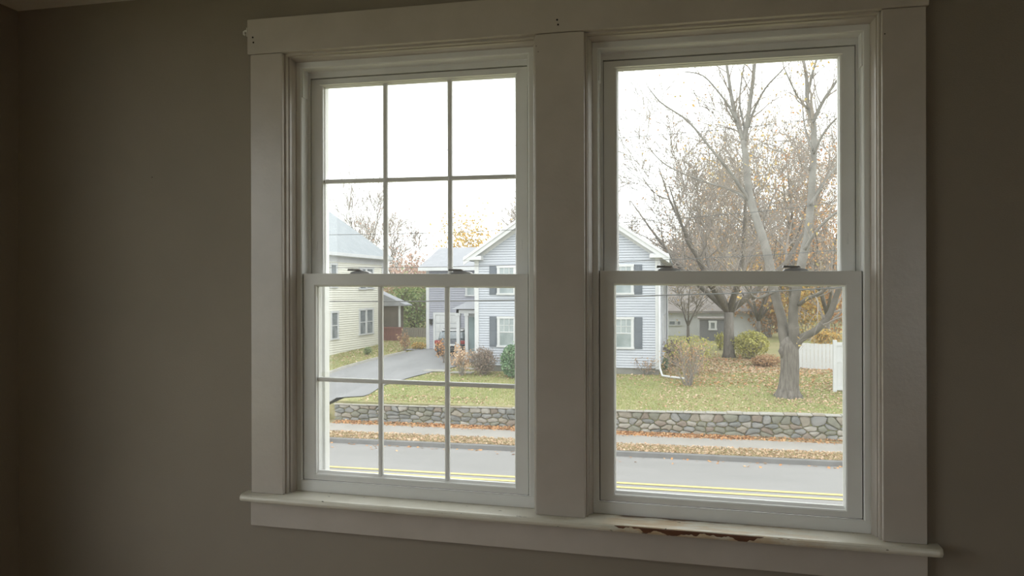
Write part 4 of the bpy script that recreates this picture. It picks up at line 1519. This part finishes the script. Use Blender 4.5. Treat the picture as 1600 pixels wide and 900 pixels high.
# two more long limbs to the back and toward the street, seen from other sides
paths = []
for i, (pix, dy, _) in enumerate(limbs):
    y0 = TY
    if i in (1, 2, 9, 10, 12, 13, 14):
        y0 = TY + 1.0 - (0.2 if i == 9 else 0)
    if i in (4, 5, 6, 15, 16, 17, 18, 19):
        y0 = TY - .8
    if i == 8:
        y0 = TY - .3
    q, r_ = limb_px(pix, y0, dy)
    q, r_ = smooth_path(q, r_, 3)
    paths.append((q, r_))
    b.tube(q, r_, 9 if r_[0] > .12 else 6, cap=True)
lo_ = b.build('limbs', M['limb'], big, smooth=True)
print('limbs z', lo_.location, lo_.dimensions)
b = MB()
tips = []
for q, r_ in paths:
    n = len(q)
    for i in range(2, n):
        if r_[i] > .12 or rt.random() < .15:
            continue
        bd = (q[i] - q[i - 1]).normalized()
        ax = bd.orthogonal().normalized()
        ax.rotate(Matrix.Rotation(rt.uniform(0, 2 * PI), 3, bd))
        a = rt.uniform(.5, 1.0)
        nd = (bd * math.cos(a) + ax * math.sin(a)).normalized()
        grow(b, rt, q[i], nd, rt.uniform(.7, 1.6), max(.008, r_[i] * .42), 2, tips, up=.10, nch=(2, 4), minr=.0045)
    grow(b, rt, q[-1], (q[-1] - q[-2]).normalized(), 1.2, r_[-1] * .8, 3, tips, nch=(2, 4), minr=.0045)
b.build('twigs', M['twig'], big, kind='stuff')
b = MB()
tt = [p for p in tips if rt.random() < .10]
leaf_cloud(b, rt, len(tt) * 2, lambda r: tuple(r.choice(tt) + Vector((r.gauss(0, .12), r.gauss(0, .12), r.gauss(0, .12)))), .12)
b.build('leaves', M['leaf_gold'], big, kind='stuff')
print('big tips', len(tips))


def tree(name, base, H, label, seed, trunk_r, leaf=None, nleaf=0, lsize=.14, spread=.9, lvls=4, lean=(0, 0), fork=3, mat='twig', barkm='bark', clear=.25, group=None, up=.12, wide=.7, ldist=.35, nch=(3, 5), minr=.010, radius=None):
    rng = random.Random(seed)
    base = Vector(base)
    root = empty(name, tuple(base), label=label, category='tree')
    if group:
        root['group'] = group
    b = MB()
    h0 = H * clear
    pts = [base + Vector((0, 0, -.1)), base + Vector((lean[0] * .2, lean[1] * .2, h0 * .4)), base + Vector((lean[0] * .5, lean[1] * .5, h0))]
    b.tube([pts[0], base + Vector((0, 0, .25)), pts[1], pts[2]], [trunk_r * 1.45, trunk_r * 1.1, trunk_r, trunk_r * .85], 10)
    top = pts[-1]
    tips = []
    tw = MB()
    for k in range(fork):
        a = 2 * PI * k / fork + rng.uniform(-.4, .4)
        s = spread * rng.uniform(.35, 1.0) if fork > 1 else .1
        d = Vector((math.cos(a) * s + lean[0] * .1, math.sin(a) * s + lean[1] * .1, 1)).normalized()
        q = [top.copy()]
        r_ = [trunk_r * .62]
        L = H * (1 - clear) * rng.uniform(.75, 1.0)
        p = top.copy()
        for i in range(5):
            d = (d + Vector((rng.gauss(0, .12), rng.gauss(0, .12), .10))).normalized()
            p = p + d * L / 5
            q.append(p.copy()); r_.append(max(.012, trunk_r * .62 * (1 - .86 * (i + 1) / 5)))
        b.tube(q, r_, 7)
        for i in range(1, 6):
            for _ in range(2 if i < 5 else 3):
                bd = (q[i] - q[i - 1]).normalized()
                ax = bd.orthogonal().normalized()
                ax.rotate(Matrix.Rotation(rng.uniform(0, 2 * PI), 3, bd))
                an = rng.uniform(.5, 1.1) * wide
                nd = (bd * math.cos(an) + ax * math.sin(an)).normalized()
                grow(tw, rng, q[i], nd, L * .30 * rng.uniform(.7, 1.2), r_[i] * .5, lvls - 1, tips, up=up, nch=nch, minr=minr)
    b.build('trunk', M[barkm], root, smooth=True)
    tw.build('twigs', M[mat], root, kind='stuff')
    if leaf:
        lb = MB()
        leaf_cloud(lb, rng, nleaf, lambda r: tuple(r.choice(tips) + Vector((r.gauss(0, ldist), r.gauss(0, ldist), r.gauss(0, ldist)))), lsize)
        lb.build('leaves', M[leaf], root, kind='stuff')
    print(name, 'tips', len(tips), 'twig faces', len(tw.f))
    return root


def gpt(u, y):
    """ground point under image column u at distance y"""
    x = at(u, 457, y)[0]
    return (x, y, gz(x, y))


# the second tree behind the yellow-green bush, broad bushy crown
b2 = hit(1139, 558)
tree('oak_tree', b2, px(b2[1], 355), 'second broad bushy tree with dark trunk beside the grey shed', 5, px(b2[1], 8.0), 'leaf_rust', 1000, .12, spread=1.3, lvls=4, fork=7, clear=.19, wide=1.15, barkm='oakbark', up=.10, nch=(3, 5), minr=.011)
tree('slender_tree', gpt(1237, 44), px(44, 300), 'slender upright bare tree between the two tall maple limbs', 8, .16, 'leaf_gold', 700, .16, spread=.4, lvls=3, fork=3, clear=.45, minr=.012)
tree('orange_maple', gpt(1292, 42), px(42, 240), 'orange-leaved tree beyond the white board fence', 9, .17, 'leaf_orange', 2300, .17, spread=.9, lvls=3, fork=4, clear=.2, ldist=.5, minr=.012)
tree('young_tree', gpt(1075, 44), px(44, 105), 'small bare tree in front of the white outbuilding', 10, .10, 'leaf_drab', 250, .12, spread=.7, lvls=3, fork=3, clear=.25, minr=.012)
tree('orange_shrub_tree', gpt(1185, 47), px(47, 190), 'rust-leaved tree behind the shed and oak', 12, .15, 'leaf_rust', 2600, .18, spread=1.0, lvls=3, fork=5, clear=.15, ldist=.6, minr=.014)
tree('golden_tree', gpt(1165, 60), px(60, 200), 'golden-leaved tree glimpsed far behind the oak crown', 13, .16, 'leaf_gold', 3600, .24, spread=1.0, lvls=3, fork=4, clear=.15, ldist=.7, minr=.016)
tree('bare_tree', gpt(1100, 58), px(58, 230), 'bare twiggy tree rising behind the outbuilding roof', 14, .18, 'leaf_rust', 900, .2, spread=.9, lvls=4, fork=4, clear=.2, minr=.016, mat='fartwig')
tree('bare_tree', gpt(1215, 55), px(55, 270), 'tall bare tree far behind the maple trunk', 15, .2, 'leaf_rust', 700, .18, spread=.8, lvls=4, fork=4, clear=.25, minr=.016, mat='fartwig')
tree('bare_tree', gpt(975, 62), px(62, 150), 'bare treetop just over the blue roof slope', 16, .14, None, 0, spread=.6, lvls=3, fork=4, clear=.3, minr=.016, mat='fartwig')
# behind the cream house and the drive
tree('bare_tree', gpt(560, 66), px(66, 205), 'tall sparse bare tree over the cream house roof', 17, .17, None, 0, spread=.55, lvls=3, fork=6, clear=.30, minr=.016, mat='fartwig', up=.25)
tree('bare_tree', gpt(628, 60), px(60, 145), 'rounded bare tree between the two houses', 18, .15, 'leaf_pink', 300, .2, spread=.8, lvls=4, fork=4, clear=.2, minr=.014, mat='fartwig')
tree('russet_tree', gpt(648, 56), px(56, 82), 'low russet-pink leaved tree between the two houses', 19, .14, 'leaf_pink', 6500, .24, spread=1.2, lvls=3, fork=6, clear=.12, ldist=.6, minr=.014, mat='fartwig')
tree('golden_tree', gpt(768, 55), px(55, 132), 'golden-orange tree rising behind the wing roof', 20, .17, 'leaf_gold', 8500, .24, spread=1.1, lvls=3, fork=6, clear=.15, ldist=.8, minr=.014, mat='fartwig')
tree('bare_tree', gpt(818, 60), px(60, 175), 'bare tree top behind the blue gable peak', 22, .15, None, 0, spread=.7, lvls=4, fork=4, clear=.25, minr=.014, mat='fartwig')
tree('green_tree', gpt(643, 49), px(49, 62), 'olive-green leafy tree above the wooden fence', 23, .14, 'leaf_green', 3400, .22, spread=1.0, lvls=3, fork=5, clear=.15, ldist=.6, minr=.014)
tree('brown_tree', gpt(621, 53), px(53, 50), 'drab brown-leaved tree over the screened porch', 24, .14, 'leaf_drab', 2600, .24, spread=1.2, lvls=3, fork=5, clear=.2, ldist=.6, minr=.014)
tree('bare_tree', gpt(590, 58), px(58, 78), 'low twiggy tree behind the cream roof end', 25, .12, None, 0, spread=.9, lvls=3, fork=5, clear=.2, minr=.014, mat='fartwig')

# conifer spike
cp = gpt(679, 66)
con = empty('conifer', cp, label='narrow dark conifer spire left of the wing roof ridge', category='tree')
Hc = px(66, 86)
b = MB(); b.tube([cp, (cp[0], cp[1], cp[2] + Hc)], [.15, .02], 6)
b.build('trunk', M['bark'], con)
b = MB(); rc = random.Random(3)


def conpt(r):
    t = r.random() ** 1.4
    a = r.uniform(0, 2 * PI)
    rr = (1 - t) * 1.5 * r.uniform(.4, 1) + .04
    return (cp[0] + rr * math.cos(a), cp[1] + rr * math.sin(a), cp[2] + Hc * (.05 + .95 * t))


leaf_cloud(b, rc, 1500, conpt, .3)
b.build('needles', M['conifer'], con, kind='stuff')

# distant woodland closing the view
protos = []
WL = ['drab-leaved tree in the hazy woodland closing the view', 'rust-leaved tree in the hazy woodland closing the view', 'leafless twiggy tree in the hazy woodland closing the view', 'pinkish-leaved tree in the hazy woodland closing the view']
WG = ['drab trees of the distant woodland', 'rusty trees of the distant woodland', 'bare trees of the distant woodland', 'pinkish trees of the distant woodland']
for k, (lf, nl) in enumerate((('leaf_drab', 1500), ('leaf_rust', 1900), (None, 0), ('leaf_pink', 1500))):
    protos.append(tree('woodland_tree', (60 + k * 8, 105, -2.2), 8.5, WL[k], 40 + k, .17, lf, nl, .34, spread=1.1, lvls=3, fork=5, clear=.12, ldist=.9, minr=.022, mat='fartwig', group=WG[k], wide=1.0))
rw = random.Random(77)
k = 0
for u in range(470, 1420, 22):
    for row, yy in enumerate((72, 86)):
        if rw.random() < .12:
            continue
        y = yy + rw.uniform(-4, 4)
        p = gpt(u + rw.uniform(-9, 9), y)
        s = rw.uniform(.75, 1.15) * (.80 if u > 1020 else .5)
        pr = rw.choice(protos)
        if k < 4:
            pr = protos[k]
            pr.location = p; pr.scale = (s, s, s)
        else:
            copy_tree(pr, p, rw.uniform(0, 6), s)
        k += 1


def shrub(name, u, v, wpx, hpx, label, seed, leafm, nleaf, lsize=.09, stemm='twig', stems=14, cat='shrub', depth=.8, twig=2, dense=.5, hollow=.2):
    rng = random.Random(seed)
    p = hit(u, v)
    wr, hr = px(p[1], wpx) / 2, px(p[1], hpx)
    root = empty(name, p, label=label, category=cat)
    base = Vector(p)
    b = MB()
    tips = []
    for k in range(stems):
        a = rng.uniform(0, 2 * PI)
        s = rng.uniform(.1, 1) * wr / hr * 1.1
        d = Vector((math.cos(a) * s, math.sin(a) * s * depth, 1)).normalized()
        o = base + Vector((math.cos(a), math.sin(a), 0)) * rng.uniform(0, .25) * wr
        grow(b, rng, o, d, hr * rng.uniform(.45, .62), .018, twig, tips, up=.05, nch=(2, 4), ratio=.5, minr=.006)
    b.build('stems', M[stemm], root, kind='stuff')
    b = MB()

    def fn(r):
        if r.random() < dense:
            return tuple(r.choice(tips) + Vector((r.gauss(0, .07), r.gauss(0, .07), r.gauss(0, .07))))
        while True:
            x, y, z = r.uniform(-1, 1), r.uniform(-1, 1), r.uniform(-.9, 1)
            q = x * x + y * y + z * z
            if hollow < q < 1:
                return (base.x + x * wr, base.y + y * wr * depth, base.z + hr * (.5 + z * .5))
    if nleaf:
        leaf_cloud(b, rng, nleaf, fn, lsize)
        b.build('leaves', M[leafm], root, kind='stuff')
    return root


shrub('dry_shrub', 722, 587, 32, 50, 'leggy tan-leaved shrub before the porch posts', 51, 'leaf_tan', 700, .10, dense=.9)
shrub('orange_shrub', 694, 568, 14, 34, 'small orange-leaved shrub beside the parked car', 52, 'leaf_orange', 260, .10, stems=8, dense=.9)
shrub('brown_shrub', 756, 586, 42, 44, 'rounded grey-brown twiggy shrub under the house corner', 53, 'leaf_brown', 2600, .075, stems=26, dense=.4)
shrub('rhododendron', 801, 591, 40, 55, 'full deep-green shrub under the shuttered window', 54, 'leaf_rhodo', 3600, .10, dense=.15, hollow=.3)
shrub('russet_shrub', 1008, 586, 40, 30, 'thin russet shrub against the house foundation', 55, 'leaf_rust', 260, .07, stems=10, dense=.9)
shrub('bare_shrub', 1076, 603, 58, 66, 'sprawling bare reddish shrub at the end of the downspout', 56, 'leaf_rust', 700, .08, stems=30, dense=.8)
shrub('yellow_green_shrub', 1085, 585, 62, 60, 'loose yellow-green shrub behind the bare reddish one', 57, 'leaf_yg', 1300, .09, stems=20, dense=.7)
shrub('brown_hedge', 1057, 572, 30, 42, 'brown shrub by the rear corner of the blue house', 58, 'leaf_brown', 1300, .09, stems=16, dense=.4)
shrub('forsythia', 1174, 560, 52, 42, 'rounded yellow-green bush between oak and maple trunks', 59, 'leaf_yg', 2600, .11, stems=20, dense=.3)
shrub('green_bush', 1126, 547, 14, 26, 'small yellow-green bush touching the oak trunk', 60, 'leaf_yg', 500, .11, stems=8, dense=.3)
shrub('brush_pile', 1196, 572, 44, 16, 'low heap of rusty leaves and brush behind the maple trunk', 61, 'leaf_rust', 1500, .10, stems=14, cat='brush pile', dense=.3, hollow=0)
shrub('evergreen_shrub', 1040, 578, 9, 18, 'little dark evergreen shrub at the foot of the downspout', 62, 'leaf_rhodo', 300, .07, stems=5, dense=.2, hollow=0)
shrub('foundation_shrub', 574, 555, 14, 14, 'small green-and-red shrub by the basement window', 63, 'leaf_green', 260, .09, stems=6, dense=.3, hollow=0)
shrub('rusty_shrub', 633, 549, 16, 30, 'rusty vine-like shrub at the red porch skirt', 64, 'leaf_rust', 360, .11, stems=8, dense=.5)
shrub('gold_shrub', 655, 546, 26, 12, 'low golden weeds along the head of the driveway', 65, 'leaf_gold', 420, .12, stems=8, cat='weeds', dense=.2, hollow=0)
shrub('gold_bush', 1290, 560, 40, 45, 'orange and yellow bushes above the board fence', 66, 'leaf_gold', 900, .14, stems=12, dense=.4)

for (u, yy, wpx, hpx, lm, n_, nm, lab) in ((1150, 52, 60, 60, 'leaf_drab', 1300, 'thicket', 'drab autumn thicket behind the round yellow-green bush'),
        (1200, 50, 60, 75, 'leaf_rust', 1500, 'thicket', 'rusty autumn thicket right behind the big maple trunk'),
        (1258, 48, 60, 85, 'leaf_gold', 1500, 'thicket', 'golden thicket standing behind the board fence'),
        (1306, 50, 60, 95, 'leaf_orange', 1300, 'thicket', 'orange thicket at the far end of the board fence'),
        (1340, 52, 60, 90, 'leaf_drab', 1000, 'thicket', 'drab thicket beyond the tall fence panel')):
    p_ = gpt(u, yy)
    v_ = 457 + F_PX * (-p_[2]) / (-p_[0] * math.sin(YAW) + (p_[1] - CAM_Y) * math.cos(YAW))
    shrub(nm, u, v_, wpx, hpx, lab, 70 + u, lm, n_, lsize=.2, stems=16, cat='thicket', dense=.5, hollow=0)

# ------------------------------------------------------------------ grass blades and fallen leaves
def np_object(name, verts, nper, mat, **tags):
    me = bpy.data.meshes.new(name)
    n = len(verts) // nper
    c = verts.reshape(-1, 3)
    lo = c.min(0); hi = c.max(0)
    loc = np.array([(lo[0] + hi[0]) / 2, (lo[1] + hi[1]) / 2, lo[2]])
    me.vertices.add(len(verts)); me.vertices.foreach_set('co', (verts - loc).ravel())
    me.loops.add(len(verts)); me.loops.foreach_set('vertex_index', np.arange(len(verts), dtype=np.int32))
    me.polygons.add(n); me.polygons.foreach_set('loop_start', np.arange(0, len(verts), nper, dtype=np.int32))
    me.materials.append(mat)
    me.update(calc_edges=True)
    o = bpy.data.objects.new(name, me); C.objects.link(o); o.location = loc
    for k_, v_ in tags.items():
        o[k_] = v_
    return o


rn = np.random.default_rng(5)


def in_drive(x, y):
    best = None
    for (rx, ry), (lx, ly) in zip(Rr, Lr):
        if abs(ry - y) < .6:
            best = rx
    return best is not None and x < best + .05


def free(x, y):
    if y > HY - .1 and hx0 - .1 < x < hx1 + .1:
        return False
    if in_drive(x, y):
        return False
    return True


def ground_pts(n, x0, x1, y0, y1, dens=None, zf=None):
    out = []
    while len(out) < n:
        x, y = rn.uniform(x0, x1), rn.uniform(y0, y1)
        if dens and rn.random() > dens(x, y):
            continue
        if zf is None and not free(x, y):
            continue
        out.append((x, y, (zf(y) if zf else gz(x, y))))
    return np.array(out)


def blades(P, h, wd):
    n = len(P)
    a = rn.uniform(0, 2 * PI, n)
    dx = np.stack([np.cos(a), np.sin(a), np.zeros(n)], 1) * wd * rn.uniform(.6, 1.3, (n, 1))
    tip = P + np.stack([rn.normal(0, h * .4, n), rn.normal(0, h * .4, n), h * rn.uniform(.5, 1.2, n)], 1)
    return np.stack([P - dx, P + dx, tip], 1).reshape(-1, 3)


def flat_leaves(P, s, lift=.02):
    n = len(P)
    a = rn.uniform(0, 2 * PI, n)
    ca, sa = np.cos(a), np.sin(a)
    t1_ = rn.normal(0, .35, n); t2_ = rn.normal(0, .35, n)
    sz = s * rn.uniform(.6, 1.3, n)
    A_ = np.stack([ca, sa, t1_], 1) * sz[:, None] * .5
    B2 = np.stack([-sa, ca, t2_], 1) * sz[:, None] * .34
    P = P + np.array([0, 0, lift])
    return np.stack([P - A_, P - B2, P + A_, P + B2], 1).reshape(-1, 3)


np_object('grass', blades(ground_pts(52000, -12.6, 7.5, 23.0, 31), .06, .012), 3, M['grass'], kind='stuff',
          label='thin autumn grass of the lawn above the stone wall', category='grass')
vz = lambda y: prof([(20.17, -4.722), (20.6, -4.705), (21.10, -4.70)], y)
np_object('grass', blades(ground_pts(14000, -12.9, 8, 20.2, 21.05, zf=vz), .06, .014), 3, M['drygrass'], kind='stuff',
          label='dry tan grass on the verge between kerb and sidewalk', category='grass')
np_object('fallen_leaves', flat_leaves(ground_pts(5200, -12.9, 8, 20.2, 21.2, dens=lambda x, y: .75, zf=vz), .10), 4, M['leaf_tan'], kind='stuff',
          label='tan fallen leaves covering the verge by the kerb', category='leaves')
sz_ = lambda y: prof([(22.36, -4.69), (22.98, -4.63)], y)
np_object('fallen_leaves', flat_leaves(ground_pts(5200, -12.4, 7, 22.2, 22.85, dens=lambda x, y: (1 if x < 2 else .35) * (1 if y > 22.36 else .25) * (.5 if x < -9 else 1), zf=sz_), .10), 4, M['leaf_orange'], kind='stuff',
          label='orange fallen leaves drifted along the foot of the stone wall', category='leaves')


def left_bank(n):
    out = []
    while len(out) < n:
        x, y = rn.uniform(-19.5, -13), rn.uniform(27, 47)
        j = min(range(40), key=lambda i_: abs(Lr[i_][1] - y))
        s_ = (Vector((x, y, 0)) - A).dot(nv)
        if x > Lr[j][0] - .15 or (s_ < .1 and y < 41.5):
            continue
        out.append((x, y, gz(x, y)))
    return np.array(out)


np_object('grass', blades(left_bank(9000), .07, .016), 3, M['grass'], kind='stuff', label='grass bank between the cream house and the driveway', category='grass')
np_object('fallen_leaves', flat_leaves(left_bank(1100), .13), 4, M['leaf_tan'], kind='stuff', label='tan leaves on the bank beside the cream house', category='leaves')


def lawn_d(x, y):
    d = .10
    if x > -1:
        d = .35
    if x > 3.0 and y > 24.5:
        d = .9
    if math.hypot(x - 1.5, y - 33) < 4.5:
        d = 1
    if y > 28.6 and x < -1:
        d = .7
    if y < 24.2 and -12.4 < x < -7:
        d = .8
    return d


np_object('fallen_leaves', flat_leaves(ground_pts(9500, -12.6, 7.5, 23.1, 36, dens=lawn_d), .11), 4, M['leaf_tan'], kind='stuff',
          label='tan and brown leaves scattered over the lawn', category='leaves')
np_object('fallen_leaves', flat_leaves(ground_pts(2600, -.8, 7.5, 27.5, 38, dens=lambda x, y: 1), .12), 4, M['leaf_orange'], kind='stuff',
          label='rusty leaves lying thick under the far trees', category='leaves')
np_object('fallen_leaves', flat_leaves(ground_pts(170, -12.5, 7, 19.2, 20.0, dens=lambda x, y: 1 if y > 19.75 else .12, zf=lambda y: lerp(-4.80, -4.86, (y - 16.5) / 3.56)), .11, .015), 4, M['leaf_orange'], kind='stuff',
          label='few orange leaves blown into the road gutter', category='leaves')

# ------------------------------------------------------------------ overhead cables
def cable(pix, Y, r, label):
    """sagging cable through the traced points, carried on well past both windows"""
    P = [at(u, v, Y) for u, v in pix]
    P.sort()
    a, z = P[0], P[-1]
    m1 = (P[1][2] - P[0][2]) / (P[1][0] - P[0][0])
    m2 = (P[-1][2] - P[-2][2]) / (P[-1][0] - P[-2][0])
    pre = [(a[0] - k, Y, a[2] - m1 * k + .0012 * k * k) for k in (30, 20, 10, 5, 2)]
    post = [(z[0] + k, Y, z[2] + m2 * k + .0012 * k * k) for k in (2, 5, 10, 20, 30)]
    b = MB(); b.tube(pre + P + post, r, 6)
    return b.build('power_cable', M['wire'], label=label, category='cable', group='overhead cables along the street')


cable([(512, 367), (600, 366), (700, 363.5), (808, 359), (969, 348), (1053, 342), (1173, 332), (1270, 321), (1312, 316)], 13.0, .0065, 'thin cable crossing the sky just above the house eaves')
cable([(512, 418.5), (600, 418), (700, 417), (808, 414), (965, 409.5), (1037, 406), (1193, 399), (1309, 391)], 13.0, .0075, 'cable just above the meeting rails, across the upper house windows')
cable([(512, 471), (600, 471), (700, 470.5), (808, 469), (965, 464), (1030, 461.5), (1160, 458), (1310, 449.5)], 12.0, .0125, 'thick cable just below the meeting rails, lowest of the four')
cable([(963, 216), (1030, 211), (1088, 206), (1150, 201), (1250, 189), (1312, 181)], 15.0, .006, 'highest thin cable, over the treetops')
